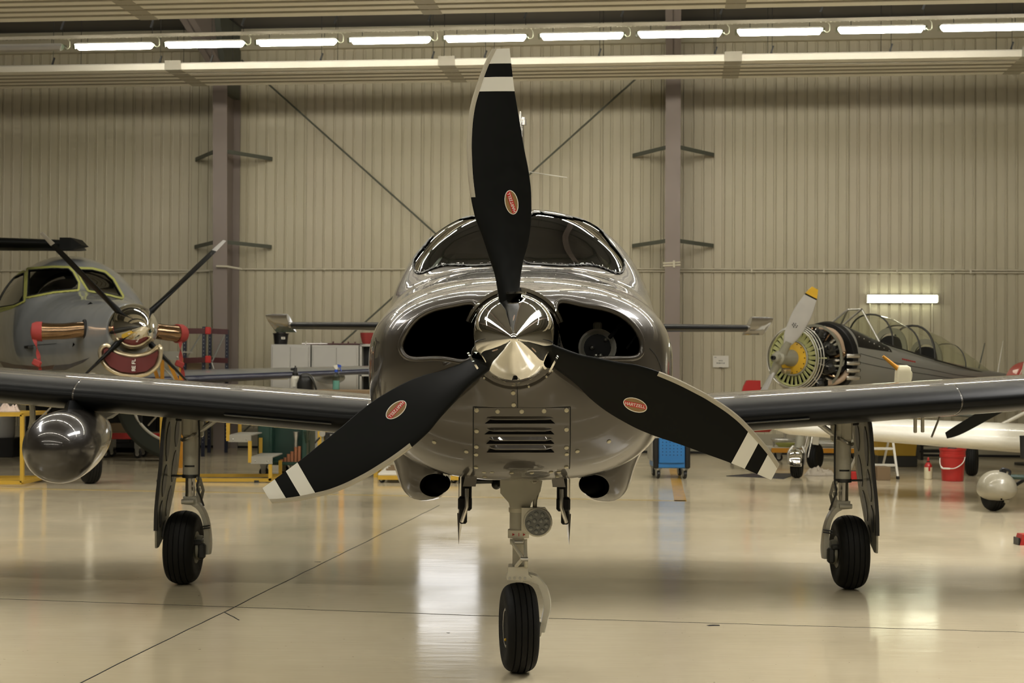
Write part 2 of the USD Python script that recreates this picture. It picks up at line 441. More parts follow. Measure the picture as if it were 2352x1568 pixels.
floor = struct('floor', A_ := box(W(0, 18, -.1), (36, 44, .2), rz=RDEG), M['floor'])
def floorstrip(name, pts, w, m, z=.0012):
    pts = A(pts, float)
    R = []
    T = np.gradient(pts[:, :2], axis=0); T /= np.linalg.norm(T, axis=1)[:, None]
    ww = np.full(len(pts), w) if np.ndim(w) == 0 else A(w)
    for p, t, q in zip(pts, T, ww):
        n = A([-t[1], t[0]]) * q / 2
        R.append([[p[0] - n[0], p[1] - n[1], -.01], [p[0] + n[0], p[1] + n[1], -.01], [p[0] + n[0], p[1] + n[1], z], [p[0] - n[0], p[1] - n[1], z]])
    obj(name, loft(R), m, floor, smooth=False)
def wob(p, q, n, amp):
    p, q = A(p), A(q)
    return [p + (q - p) * t + A([rng.uniform(-amp, amp), rng.uniform(-amp, amp), 0]) for t in np.linspace(0, 1, n)]
floorstrip('joint', wob(G(120, 1600), G(1010, 1160), 40, .004), .006, M['seam'])
a_, b_ = G(0, 1375), G(1150, 1415)
floorstrip('joint', wob(a_ - (b_ - a_), b_, 40, .003), .004, M['seam'])
floorstrip('joint', wob(G(1235, 1419), G(2700, 1462), 40, .004), .004, M['seam'])
floorstrip('scratch', wob(G(517, 1406), G(549, 1424), 6, .004), .006, M['seam'])
a_, b_ = G(0, 1121), G(1575, 1150)
floorstrip('marking_line', [a_ - (b_ - a_), a_, b_], .11, M['lineyellow'])
floorstrip('marking_line', [G(1546, 1068), G(1563, 1151)], .115, M['lineorange'])
for (px, py, s) in ((780, 1268, .05), (730, 1290, .03), (1345, 1112, .02), (1260, 1384, .025), (1030, 1453, .012), (1590, 1113, .012), (1640, 1436, .05)):
    p = G(px, py)
    pts = [p + A([s * rng.uniform(.5, 1) * math.cos(t), s * .5 * rng.uniform(.4, 1) * math.sin(t), 0]) for t in np.linspace(0, 2 * PI, 9)[:-1]]
    obj('stain', prism([(q[0], q[1]) for q in pts], -.003, .0008, 'z'), M['lineyellow'] if px == 780 else M['seam'], floor, smooth=False)

# rear wall: profiled sheets, each its own part
wall = struct('wall_back', wbox(-18, 18, -.12, -.06, 0, 6.5), M['clad'])
PITCHR = .15
def sheet(u0, n, z0, z1):
    prof = []
    for k in range(n):
        b = u0 + k * PITCHR
        prof += [(b, 0), (b + .100, 0), (b + .104, -.022), (b + .134, -.022), (b + .138, .004)]
    e = u0 + n * PITCHR - .003
    prof += [(e, 0), (e, -.05), (u0, -.05)]
    m = prism(Polygon(prof), z0, z1, 'z')
    v = np.array(m.vertices)
    return trimesh.Trimesh(RO + np.outer(v[:, 0], RU) + np.outer(v[:, 1], RN) + np.outer(v[:, 2], [0, 0, 1]), m.faces, process=False)
for k in range(-11, 12):
    obj('wall_sheet', sheet(k * .9 - .45, 6, .3, 6.06), M['clad'] if k % 3 else M['clad2'], wall, smooth=False)
obj('plinth', wbox(-18, 18, -.05, .012, 0, .3), M['plinth'], wall, smooth=False)
obj('base_strip', wbox(-18, 18, .012, .03, 0, .035), M['seam'], wall, smooth=False)
obj('eave_beam', wbox(-18, 18, -.05, .10, 6.06, 6.34), M['clad'], wall, smooth=False)
def gable(u): return [box(W(u, 18, 3.3), (.2, 44, 6.6), rz=RDEG), pos(trimesh.convex.convex_hull(A([W(u + s, v, z) for s in (-.1, .1) for v, z in ((-.2, 6.4), (20, 6.4), (40.2, 6.4), (-.2, 6.55), (20, 9.12), (40.2, 6.55))])))]
struct('wall_left', gable(-17.9), M['sidewall'])
struct('wall_right', gable(17.9), M['sidewall'])
wf = struct('wall_front', wbox(-18, 18, 39.8, 40, 0, 6.6), M['door'])
def roofz(v): return 6.42 + .13 * min(v, 40 - v)
def slab(v0, v1):
    r = lambda v, o: [W(-18, v, roofz(v) + o), W(18, v, roofz(v) + o)]
    V = r(v0, 0) + r(v1, 0) + r(v0, .12) + r(v1, .12)
    return pos(trimesh.convex.convex_hull(A(V)))
ceiling = struct('ceiling', [slab(-.2, 20), slab(20, 40.2)], M['roof'])
for v in (1.2, 2.8, 4.4, 6.0, 7.6, 9.2):
    obj('purlin', wbox(-17, 17, v - .03, v + .03, roofz(v) - .2, roofz(v) + .01), M['steelgreen'], ceiling, smooth=False)
COLS = [uz(505, 560, .6)[0] + .03, uz(1545, 560, .55)[0]]
cs = COLS[1] - COLS[0]
for u in (COLS[0] - cs, COLS[0], COLS[1], COLS[1] + cs):
    def raf(v0, v1, d0, d1):
        V = [W(u + s * w, v, z) for v, d in ((v0, d0), (v1, d1)) for s in (-1, 1) for w, z in ((.105, roofz(v) - d), (.105, roofz(v) - d + .02))]
        w = [W(u + s * .012, v, z) for v, d in ((v0, d0), (v1, d1)) for s in (-1, 1) for z in (roofz(v) - d, roofz(v) + .02)]
        return [pos(trimesh.convex.convex_hull(A(V))), pos(trimesh.convex.convex_hull(A(w)))]
    obj('rafter', raf(.5, 3.4, 1.0, .52) + raf(3.4, 20, .52, .5), M['steelwork'], ceiling, smooth=False)

# columns with their stays
def column(u, label):
    t = thing('steel_column', label, 'column', W(u, 0.3, 0), RDEG, group=None)
    def plate(v0b, v0t, th, w):
        V = [W(u + s * w / 2, v + dv, z) for z, v in ((0, v0b), (5.55, v0t)) for s in (-1, 1) for dv in (0, th)]
        return pos(trimesh.convex.convex_hull(A(V)))
    t.origin = W(u, .3, 0); t.yaw = 0
    stage.GetPrimAtPath(t.path).GetAttribute('xformOp:rotateZ').Set(0.0)
    obj('front_flange', plate(.56, .76, .02, .215), M['steelwork'], t, smooth=False)
    obj('rear_flange', plate(.05, .05, .02, .215), M['steelwork'], t, smooth=False)
    web = [W(u + s * .006, v, z) for z, v1 in ((0, .57), (5.55, .77)) for s in (-1, 1) for v in (.06, v1)]
    obj('web', pos(trimesh.convex.convex_hull(A(web))), M['steelwork'], t, smooth=False)
    hd = [W(u + s * .10, v, z) for z, v1 in ((5.3, .72), (6.4, 1.15)) for s in (-1, 1) for v in (.05, v1)]
    obj('haunch', pos(trimesh.convex.convex_hull(A(hd))), M['steelgreen'], t, smooth=False)
    for z in (4.40, 3.06):
        v1 = .56 + .2 * z / 5.55
        for s in (-1, 1):
            a, b = W(u + s * .09, v1, z + .02), W(u + s * .60, .03, z + .0)
            obj('stay', loft([[p + A([0, 0, -.028]) + RN * -.015, p + A([0, 0, -.028]) + RN * .015, p + A([0, 0, .028]) + RN * .015, p + A([0, 0, .028]) + RN * -.015] for p in (a, b)]), M['steelgreen'], t, smooth=False)
    return t
column(COLS[0], 'mauve grey tapered steel column left of the airplane, its dark web showing')
c2 = column(COLS[1], 'mauve grey steel column right of the airplane with conduit strapped across it')
def wallbar(pts, r, m, label, cat, name, n=8):
    return single(name, tube(pts, r, n), m, label, cat)
def rod(p0, p1, v, label):
    a, b = onwall(*p0, v), onwall(*p1, v)
    d = (b - a)
    t = thing('bracing_rod', label, 'bracing rod', (a + b) / 2)
    obj('rod', tube([a, b], .0135, 8), M['steelgreen'], t)
    m = (a + b) / 2
    obj('turnbuckle', tube([m - d / np.linalg.norm(d) * .15, m + d / np.linalg.norm(d) * .15], .022, 8), M['darkmetal'], t)
rod((555, 138), (1530, 1010), .22, 'thin dark bracing rod slanting down from the left column behind the cabin roof')
rod((1515, 132), (560, 990), .28, 'thin dark bracing rod slanting down from the right column behind the tail')

# conduits along the wall
def conduit(pxs, label, gap=.035, two=True, r=.011, v=.03, clips=1.0):
    t = thing('wall_conduit', label, 'conduit', onwall(*pxs[0], v))
    for k in range(2 if two else 1):
        pts = [onwall(x, y, v) + A([0, 0, -gap * k]) for x, y in pxs]
        obj('pipe', tube(pts, r, 8), M['pvc'], t)
    a, b = onwall(*pxs[0], v), onwall(*pxs[-1], v)
    n = int(np.linalg.norm(b - a) / clips)
    for i in range(1, n):
        c = a + (b - a) * i / n
        obj('clip', box(c + A([0, 0, -gap * (k) / 2]), (.025, .05, .03 + gap * k), rz=RDEG), M['pvc'], t, smooth=False)
conduit([(1562, 617.5), (2400, 621)], 'double white conduit along the wall right of the right-hand column', .034)
conduit([(1440, 617), (1527, 617.5)], 'short double conduit between the cabin windows and the right-hand column', .034, v=.03)
conduit([(553, 618), (940, 618)], 'single thin white conduit along the wall between left column and cabin', two=False, r=.012)
conduit([(497, 611), (522, 612), (556, 618)], 'short white conduit crossing the face of the left column', two=False, r=.016, v=.72, clips=9)
conduit([(-60, 622), (497, 620.5)], 'thin white conduit along the wall above the grey turboprop nose', two=False, r=.011)
conduit([(250, 624), (400, 626), (481, 622), (483, 690), (484, 760)], 'bent white conduit dropping down the wall beside the left column', two=False, r=.011, v=.06, clips=9)
t = thing('conduit_strap', 'pair of white conduit pieces strapped across the right-hand column', 'conduit', onwall(1545, 606, .7))
for y in (603.5, 609.5):
    obj('pipe', tube([onwall(1523, y + 1, .68), onwall(1563, y - 1, .68)], .014, 8), M['pvc'], t)
obj('clip', box(onwall(1548, 606, .69), (.03, .05, .1), rz=RDEG), M['pvc'], t, smooth=False)

# radiant panels under the roof
def radiant(v0, v1, z, jpx, label, group=None):
    t = thing('radiant_ceiling_panel', label, 'ceiling panel', W(0, (v0 + v1) / 2, z), group=group)
    us = sorted(jpx)
    step = np.mean(np.diff(us)) if len(us) > 1 else 4.2
    us = [us[0] - 3 * step, us[0] - 2 * step, us[0] - step] + us + [us[-1] + step, us[-1] + 2 * step, us[-1] + 3 * step]
    for a, b in zip(us[:-1], us[1:]):
        # ribbed underside: profile in (v, z)
        prof = [(v0, 0.0)]
        n = 5; w = (v1 - v0) / n
        for k in range(1, n):
            c = v0 + k * w
            prof += [(c - .030, 0), (c - .024, .045), (c + .024, .045), (c + .030, 0)]
        prof += [(v1, 0), (v1 + .012, .075), (v1, .09), (v0, .09)]
        m = prism(Polygon(prof), a + .004, b - .004, 'z')
        v = np.array(m.vertices)
        obj('module', trimesh.Trimesh(RO + np.outer(v[:, 2], RU) + np.outer(v[:, 0], RN) + np.outer(v[:, 1] + z, [0, 0, 1]), pos(trimesh.Trimesh(v[:, [2, 0, 1]], m.faces, process=False)).faces, process=False), M['radiant'], t, smooth=False)
        if abs((a + b) / 2) < 11:
            for q in (.2, .4, .6, .8): obj('panel_rail', wbox(a + .004, b - .004, v0 + (v1 - v0) * q - .012, v0 + (v1 - v0) * q + .012, z - .014, z + .04), M['joint'], t, smooth=False)
        for q in np.arange(a + .5, b, 1.5):
            for vv in (v0 + .1, v1 - .1):
                obj('hanger', tube([W(q, vv, z + .11), W(q, vv, roofz(vv))], .004, 5), M['darkmetal'], t)
                obj('hanger_hook', box(W(q, vv, z + .16), (.02, .02, .10), rz=RDEG, ry=18), M['darkmetal'], t, smooth=False)
    for u in us[1:-1]:
        obj('joint_cover', wbox(u - .11, u + .11, v0 - .004, v1 + .02, z - .006, z + .12), M['joint'], t, smooth=False)
ZP = 5.20
vA0, vA1 = 22.7 - 20.93, 22.7 - 19.77
radiant(vA0, vA1, ZP, [uz(432, 178, 2.3)[0], uz(1042, 165, 2.3)[0], uz(1680, 151, 2.3)[0]], 'long cream ribbed radiant panel below the row of lights, its joint covers grey')
radiant(22.7 - 16.9, 22.7 - 15.73, ZP, [uz(330, 30, 6)[0], uz(988, 20, 6)[0], uz(1690, 10, 6)[0]], 'long cream ribbed radiant panel along the top edge of the picture')
for v in (8.2,):
    radiant(v - .6, v + .6, ZP, [-2.1, 2.1], 'cream ribbed radiant panel overhead, nearer than the picture shows', 'radiant panels overhead, out of the frame')

# fluorescent fittings
VL, ZL = 22.7 - 18.46, 5.24
def hull(pts): return pos(trimesh.convex.convex_hull(A(pts)))
def make_light(on, label):
    t = thing('ceiling_light', label, 'fluorescent light', (0, 0, 0), RDEG, group='fluorescent fittings in rows under the roof', origin=(0, 0, 0))
    L = .5
    obj('housing', hull([(sx * (L - q), sy * w, z) for sx in (-1, 1) for sy in (-1, 1) for w, z, q in ((.045, .045, .0), (.036, .068, .02))]), M['offwhite'], t)
    obj('diffuser', hull([(sx * (L - q), sy * w, z) for sx in (-1, 1) for sy in (-1, 1) for w, z, q in ((.05, .043, .0), (.05, .02, .012), (.036, -.008, .03), (.015, -.02, .04))]), M['tube_on'] if on else M['tube_off'], t)
    for s in (-1, 1):
        obj('end_cap', hull([(s * x, sy * w, z) for x in (L, L + .03) for sy in (-1, 1) for w, z in ((.046, .05), (.03, -.008))]), M['clearplastic'], t)
    obj('cable', tube(curve([(L + .02, 0, .03), (L + .055, 0, .005), (L + .085, 0, .03), (L + .085, 0, .085), (L + .06, 0, .12)], 14), .006, 6), M['pvc'], t)
    obj('suspension', [tube([(s * .35, 0, .06), (s * .35, 0, .125)], .004, 5) for s in (-1, 1)], M['darkmetal'], t, kind='stuff')
    return t
cent = [258, 467, 678, 895.5, 1114, 1337, 1561.5, 1790.5, 2022, 2256]
words = ['second from the left, next to the unlit one', 'third from the left, just left of the left column', 'fourth from the left, right of the left column', 'fifth from the left', 'sixth from the left, beside the upright blade tip', 'seventh from the left, just right of the upright blade', 'eighth from the left, across the right column', 'third from the right', 'second from the right', 'rightmost of the row']
us = [uz(c, 105 - c * .018, VL)[0] for c in cent]
k0 = np.polyfit(range(10), us, 1)
lit = make_light(True, 'lit white fluorescent fitting ' + words[0])
first = True
offl = make_light(False, 'unlit grey fluorescent fitting at the left end of the row')
lp = lambda u, v, z=ZL: W(u, v + (.02 * u if v < 5 else 0), z)
stage.GetPrimAtPath(lit.path).GetAttribute('xformOp:translate').Set(Gf.Vec3d(*map(float, lp(k0[1], VL))))
stage.GetPrimAtPath(offl.path).GetAttribute('xformOp:translate').Set(Gf.Vec3d(*map(float, lp(k0[1] - k0[0], VL))))
for i in range(1, 10):
    copy(lit, lp(k0[1] + k0[0] * i, VL), 'lit white fluorescent fitting ' + words[i], RDEG)
for v in (9.3, 13.4, 17.5, 22.5, 27.5):
    for i in range(-1, 11):
        copy(lit, lp(k0[1] + k0[0] * i, v), 'lit fluorescent fitting in the rows nearer than the picture shows', RDEG, group='fittings of the rows overhead, out of the frame')
t = thing('cable_rail', 'perforated cable rail running above the row of lights', 'cable tray', W(0, VL, ZL + .13), RDEG, origin=W(0, VL, ZL + .13))
t.yaw = 0; stage.GetPrimAtPath(t.path).GetAttribute('xformOp:rotateZ').Set(0.0)
for dv in (-.017, .017): obj('rail', loft([[lp(u, VL + dv + e) + A([0, 0, z]) for e, z in ((-.003, .125), (.003, .125), (.003, .165), (-.003, .165))] for u in (-11, 11)]), M['pvc'], t, smooth=False)
obj('rungs', [box(lp(u, VL) + A([0, 0, .132]), (.02, .03, .015), rz=RDEG) for u in np.arange(-10, 10, .055)], M['pvc'], t, smooth=False, kind='stuff')
for i in range(-1, 11):
    u = k0[1] + k0[0] * (i + .42)
    obj('wire', tube([lp(u, VL) + A([0, 0, .16]), lp(u, VL) * [1, 1, 0] + A([0, 0, roofz(VL)])], .004, 5), M['darkmetal'], t)
    obj('hook', box(lp(u, VL) + A([0, 0, .30]), (.025, .025, .12), rz=RDEG, ry=20), M['darkmetal'], t, smooth=False)

# roof lights and the window behind the airplane (both seen only in reflections)
for k, (u0, u1, v0, v1) in enumerate(((-8.2, -7.0, 10, 17), (6.2, 8.2, 9.6, 17))):
    for _ in (0,):
        z0, z1 = roofz(v0) - .03, roofz(v1) - .03
        V = [W(u, v, z - o) for v, z in ((v0, z0), (v1, z1)) for u in (u0, u1) for o in (0, .03)]
        w_ = struct(f'window_{k + 1}', pos(trimesh.convex.convex_hull(A(V))), M['skylight'])
u0, u1 = uz(968, 700, .04)[0], uz(1102, 700, .04)[0]
win = struct('window_3', wbox(u0, u1, .012, .03, 1.55, 2.88), M['daywindow'])
for a, b, c, d in ((u0 - .05, u0, 1.5, 2.93), (u1, u1 + .05, 1.5, 2.93), (u0, u1, 1.5, 1.55), (u0, u1, 2.88, 2.93)):
    obj('frame_bar', wbox(a, b, .0, .05, c, d), M['offwhite'], win, smooth=False)
# ================================================================== the airplane in front
AX = thing('airplane', 'dark taupe single-engine propeller airplane facing the camera in the middle of the hangar', 'airplane', (0.03, 8.63, 0), -.38, origin=(0, 8.63, 0))
ST = A([  # Y, half width, top, bottom, mid height, exponent top, exponent bottom
    (5.425, .175, 1.502, 1.158, 1.33, 2.0, 2.0), (5.45, .225, 1.508, 1.10, 1.32, 2.0, 2.0), (5.475, .34, 1.506, 1.03, 1.30, 2.15, 2.1), (5.505, .425, 1.512, .975, 1.285, 2.35, 2.2),
    (5.56, .490, 1.524, .915, 1.27, 2.45, 2.35), (5.68, .545, 1.55, .850, 1.26, 2.45, 2.7), (5.9, .590, 1.585, .797, 1.25, 2.45, 2.75), (6.2, .614, 1.62, .777, 1.25, 2.45, 2.6),
    (6.7, .640, 1.665, .755, 1.25, 2.6, 2.6), (7.15, .668, 1.705, .73, 1.25, 2.75, 2.6), (7.32, .676, 1.765, .725, 1.26, 2.7, 2.6), (7.7, .688, 1.965, .72, 1.30, 2.5, 2.6), (8.0, .694, 2.065, .72, 1.32, 2.42, 2.6),
    (8.3, .694, 2.10, .72, 1.33, 2.38, 2.6), (9.3, .670, 2.10, .73, 1.33, 2.3, 2.5), (10.2, .56, 2.02, .82, 1.34, 2.1, 2.3), (11.2, .42, 1.88, 1.0, 1.40, 2.0, 2.1), (12.4, .24, 1.76, 1.22, 1.46, 2.0, 2.0), (13.5, .09, 1.66, 1.42, 1.54, 2.0, 2.0), (13.75, .03, 1.62, 1.50, 1.56, 2.0, 2.0)])
def fus(d=0.0, y0=5.425, y1=13.75, ny=170, nt=160):
    q = [PCH(ST[:, 0], ST[:, k]) for k in range(1, 7)]
    u = np.linspace(0, 1, ny)
    Y = y0 + (y1 - y0) * u ** 1.55
    th = np.linspace(0, 2 * PI, nt, endpoint=False)
    R = []
    for y in Y:
        hw, top, bot, zc, et, eb = [float(f(y)) for f in q]
        hw, top, bot = hw - d, top - d, bot + d
        c, s = np.cos(th), np.sin(th)
        e = np.where(s >= 0, et, eb)
        R.append(np.c_[hw * np.sign(c) * abs(c) ** (2 / e) + .022 * min(1, max(0, (y - 5.45) / .2)), np.full(nt, y), zc + np.where(s >= 0, top - zc, zc - bot) * np.sign(s) * abs(s) ** (2 / e)])
    return loft(R)
def px_poly(pts, n=70): return smoothpoly(pts, n)
OUT = fus()
inletL = px_poly([(1092, 697), (1045, 699), (992, 711), (950, 737), (928, 769), (920, 800), (932, 819), (970, 825), (1030, 826), (1080, 826), (1093, 800), (1099, 760)])
inletR = px_poly([(1281, 693), (1330, 697), (1385, 707), (1436, 729), (1463, 757), (1476, 795), (1470, 816), (1440, 824), (1385, 825), (1310, 826), (1288, 800), (1278, 750)])
screenR = px_poly([(1214, 602), (1214, 500), (1222, 493), (1275, 495), (1335, 504), (1372, 521), (1405, 562), (1433, 612), (1430, 621), (1390, 614), (1310, 607), (1225, 603)], 90)
screenL = px_poly([(1168, 602), (1168, 500), (1160, 493), (1107, 495), (1047, 505), (1011, 522), (978, 562), (950, 612), (953, 621), (992, 614), (1072, 607), (1157, 603)], 90)
sidewin = [Polygon([(a, b) for a, b in curve([(y0, 1.50), (y1, 1.50), (y1 + .03, 1.72), (y1 - .03, 1.90), (y0 + .12, 1.91), (y0 + .02, 1.72)], 40, closed=True)]) for y0, y1 in ((8.34, 8.75), (9.0, 9.35), (9.6, 9.9))]
solid = mf(OUT)
hollow = mf(fus(.014, 5.47, 13.0, 120, 120))
shell = solid - hollow
fr = {k: frustum(p, 7.05, 8.2, AX) for k, p in (('R', screenR), ('L', screenL))}
cutters = list(fr.values()) + [mf(prism(p, -.95, .95, 'x')) for p in sidewin] + [frustum(p, 5.1, 6.4, AX) for p in (inletL, inletR)]
for c in cutters: shell = shell - c
FUS = obj('fuselage', shell, M['paint'], AX, smooth=40)
thin = mf(fus(.003, ny=130, nt=140)) - mf(fus(.008, ny=130, nt=140))
rim = mf(fus(-.003, ny=130, nt=140)) - mf(fus(.006, ny=130, nt=140))
def bigger(poly, d): return poly.buffer(d)
for k, p in (('L', screenL), ('R', screenR)):
    w_ = obj('windscreen', thin ^ fr[k], M['glass'], AX, smooth=40)
    obj('window_frame', rim ^ (frustum(bigger(p, 4), 7.0, 8.25, AX) - fr[k]), M['boot'], w_, smooth=40)
for p in sidewin:
    for s in (-1, 1):
        c = mf(prism(p, .3 if s > 0 else -.95, .95 if s > 0 else -.3, 'x'))
        w_ = obj('cabin_window', thin ^ c, M['glass'], AX, smooth=40)
# engine bay, cabin
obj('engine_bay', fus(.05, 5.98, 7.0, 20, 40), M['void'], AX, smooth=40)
for p in (inletL, inletR):
    q, n = cast(OUT, np.repeat(AX.local(CAM), 70, 0), AX.local(CAM + A([ray(*c) for c in list(p.exterior.coords)[:-1]])) - AX.local(CAM))
    obj('inlet_lip', tube(q + A([0, .008, 0]), .011, 10, closed=True), M['paint'], FUS, smooth=60)
def fpt(px, py, eps=.001):
    q, n = cast(OUT, AX.local(CAM), AX.local(CAM + ray(px, py)) - AX.local(CAM))
    return q[0] + n[0] * eps, n[0]
obj('instrument_panel', mf(hull([(x, y, z) for x, z in ((-.60, 1.40), (.60, 1.40), (.55, 1.68), (-.55, 1.68), (.0, 1.735)) for y in (7.40, 7.66)])) ^ mf(fus(.03, 7.2, 8.0, 20, 60)), M['blackmetal'], AX)
for s in (-1, 1):
    st = obj('cabin_seat', [box((s * .26, 8.45, 1.35), (.42, .12, .7), rx=-12, bev=.04), box((s * .26, 8.22, 1.03), (.42, .5, .14), bev=.04)], M['seat'], AX)
    obj('headrest', box((s * .26, 8.53, 1.79), (.24, .09, .17), rx=-12, bev=.03), M['seat'], st)
obj('cabin_floor', [box((0, 8.9, .93), (1.1, 3.2, .02)), box((0, 10.0, 1.4), (1.0, .02, .9))], M['interior'], AX, smooth=False)
obj('compass_post', tube([(0.0, 7.55, 1.72), (0, 7.95, 2.02)], .012, 8), M['blackmetal'], AX)
# alternator glimpsed in the right inlet
c = AX.local(P(1372, 798, 5.74))[0]
al = obj('alternator', lathe([(0, .030), (.0, .052), (-.012, .064), (-.012, .072), (.03, .072), (.06, .06)], c, (0, 1, 0), 32), M['offwhite'], AX)
obj('alternator_face', lathe([(-.002, .001), (-.002, .051), (.01, .051)], c + A([0, -.004, 0]), (0, 1, 0), 28), M['blackmetal'], al)
obj('mounting_lug', [box(c + A([0, 0, .082]), (.034, .02, .03), ry=0, bev=.006), cyl(c + A([0, -.014, .086]), c + A([0, -.008, .086]), .008)], M['enggrey'], al)
for dx, dz in ((.03, .03), (-.02, .0), (-.005, -.03), (.012, -.03)):
    obj('bolt', ball(c + A([dx, -.014, dz]), .0085, 2), M['bare'], al)
obj('bracket_rod', [tube(AX.local([P(1400, 775, 5.7), P(1416, 757, 5.72), P(1428, 745, 5.75)]), .008, 8), tube(AX.local([P(1440, 800, 5.68), P(1462, 770, 5.72)]), .004, 6)], M['darkmetal'], AX)
# cowling seams, service panel, louvres, screws
def strip(pxs, w, eps=.0012, n=14):
    pts = curve([(a, b) for a, b in pxs], n) if len(pxs) > 2 else np.linspace(pxs[0], pxs[1], n)
    Q = [fpt(*p, eps) for p in pts]
    C = A([q[0] for q in Q]); N = A([q[1] for q in Q])
    T = np.gradient(C, axis=0); T /= np.linalg.norm(T, axis=1)[:, None]
    S = np.cross(T, N) * w / 2
    return loft([[c + s, c - s, c - s - n_ * .004, c + s - n_ * .004] for c, s, n_ in zip(C, S, N)])
def drape(c4, eps, nu=10, nv=4):
    a, b, c, d = [A(x, float) for x in c4]
    V = []
    for i in range(nv + 1):
        for j in range(nu + 1):
            u, v = j / nu, i / nv
            V.append(fpt(*((a * (1 - u) + b * u) * (1 - v) + (d * (1 - u) + c * u) * v), eps)[0])
    V = A(V); W_ = V.copy()
    W_[:, 1] += .006
    k = (nu + 1) * (nv + 1)
    F = []
    for i in range(nv):
        for j in range(nu):
            p = i * (nu + 1) + j
            F += [[p, p + 1, p + nu + 2], [p, p + nu + 2, p + nu + 1]]
    ed = [*range(nu + 1)] + [(i + 1) * (nu + 1) - 1 for i in range(1, nv + 1)] + [k - 1 - j for j in range(1, nu + 1)] + [i * (nu + 1) for i in range(nv - 1, 0, -1)]
    for i in range(len(ed)):
        p, q = ed[i], ed[(i + 1) % len(ed)]
        F += [[q, p, p + k], [q, p + k, q + k]]
    F = A(F + [[a_ + k, c_ + k, b_ + k] for a_, b_, c_ in F[:2 * nu * nv]])
    return pos(trimesh.Trimesh(np.vstack([V, W_]), F, process=False))
PNL = obj('service_panel', [drape([(1089, 936), (1308, 936), (1307, 1074), (1089, 1085)], .0022, 16, 12)], M['paint'], AX, smooth=40)
for pxs in ([(1087, 934), (1150, 937), (1198, 938), (1250, 937), (1310, 934)], [(1087, 934), (1087, 1000), (1087, 1090)], [(1310, 934), (1310, 1000), (1308, 1076)]):
    obj('panel_gap', strip(pxs, .0035), M['seam'], PNL, smooth=False)
obj('cowl_gap', strip([(1188, 889), (1189, 937)], .003), M['seam'], AX, smooth=False)
obj('cowl_gap', strip([(1492, 800), (1508, 820), (1520, 858)], .003), M['seam'], AX, smooth=False)
for (y0, y1, xl0, xl1, xr1, xr0) in ((960, 971.5, 1129, 1114, 1275, 1262), (985.5, 996, 1128, 1113, 1273, 1262), (1006.5, 1017.5, 1128, 1117, 1273, 1262), (1026, 1037, 1128, 1118, 1273, 1262)):
    lv = obj('louvre', drape([(xl0, y0), (xr0, y0), (xr1, y1), (xl1, y1)], .0040, 12, 3), M['void'], PNL, smooth=False)
    hood = []
    for x in np.linspace(xl1 + 1, xr1 - 1, 16):
        f = (x - xl1) / (xr1 - xl1); q, n = fpt(x, y0 + 1, .0)
        hgt = .012 * min(1, 8 * f, 8 * (1 - f))
        lo, _ = fpt(x, y0 - 6, -.002); top, _ = fpt(x, y0 - 1, hgt); bt, _ = fpt(x, y0 + 1.5, hgt); bk, _ = fpt(x, y0 + 1.5, -.002)
        hood.append([lo, top, bt, bk])
    obj('louvre_hood', loft(hood), M['paint'], PNL, smooth=30)
for sx, sy in ((993, 185), (997, 283), (695, 325), (866, 335), (1062, 335), (1245, 332), (1428, 325), (695, 495), (1428, 482), (693, 622), (1428, 630), (690, 685), (1430, 682), (690, 790), (1428, 788),
               (348, 587), (610, 665), (1777, 582), (1518, 662), (1990, 443), (755, 832), (820, 832), (980, 838), (1145, 838), (1303, 832), (1365, 832), (760, 870), (1355, 868)):
    px, py = 900 + sx / 3.5636, 850 + sy / 3.5636
    q, n = fpt(px, py, .0)
    onp = 1086 < px < 1311 and 935 < py < 1080
    obj('screw', lathe([(-.003, .0084), (.0028, .0084), (.0042, .006), (.0042, .0)][:3], q + n * (.0022 if onp else 0), n, 14), M['brass'], PNL if onp else AX)
obj('nose_ring', tube([(.178 * math.cos(t), 5.424, 1.335 + .178 * math.sin(t)) for t in np.linspace(.35, PI - .35, 30)], .009, 8), M['chrome'], AX)
for k in (-3, -2.4, 1.1, 2.6, 3.2):
    t = -PI / 2 + k * .28
    obj('spinner_screw', ball((.172 * math.cos(t), 5.405, 1.33 + .172 * math.sin(t)), .0042, 2), M['brass'], AX)

# ---- propeller
HUB = A([0, 5.27, 1.331])
SPN = obj('spinner', lathe([(0.125, .001), (.125, .158), (.10, .1645), (.07, .1638), (.04, .1612), (.01, .1565), (-.02, .150), (-.05, .1405), (-.08, .1275), (-.11, .1115), (-.14, .0935), (-.19, .0595), (-.225, .033), (-.243, .0185), (-.247, .016), (-.252, .012), (-.2535, .006), (-.254, .001)], HUB, (0, 1, 0), 96), M['chrome'], AX, smooth=50)
PXL = [(1123, 113.5), (1107, 147.6), (1089, 200), (1076, 250), (1071, 294), (1070, 352), (1072, 391), (1079, 454), (1090, 505), (1106, 547), (1122, 596), (1135, 635), (1142, 674), (1146, 700)]
PXR = [(1165, 107), (1169, 142), (1177, 205), (1188, 268), (1199, 331), (1212, 396), (1217, 438), (1218, 475), (1217, 511), (1210, 560), (1200, 596), (1194, 635), (1191, 671), (1190, 700)]
def uv_(p):
    d = A([(p[0] - 1180.0), (779.5 - p[1])]) / 663
    a = math.radians(92.7); er = A([math.cos(a), math.sin(a)]); et = A([er[1], -er[0]])
    return d @ er, d @ et
def edge(pts):
    q = sorted(uv_(p) for p in pts); return PCH([a for a, b in q], [b for a, b in q], extrapolate=True)
eL, eR = edge(PXL), edge(PXR)
fth = PCH([.1, .16, .25, .4, .7, 1.02], [.06, .056, .042, .027, .015, .006])
fbe = PCH([.1, .16, .3, .5, .75, 1.02], [50, 48, 37, 27, 19, 14])
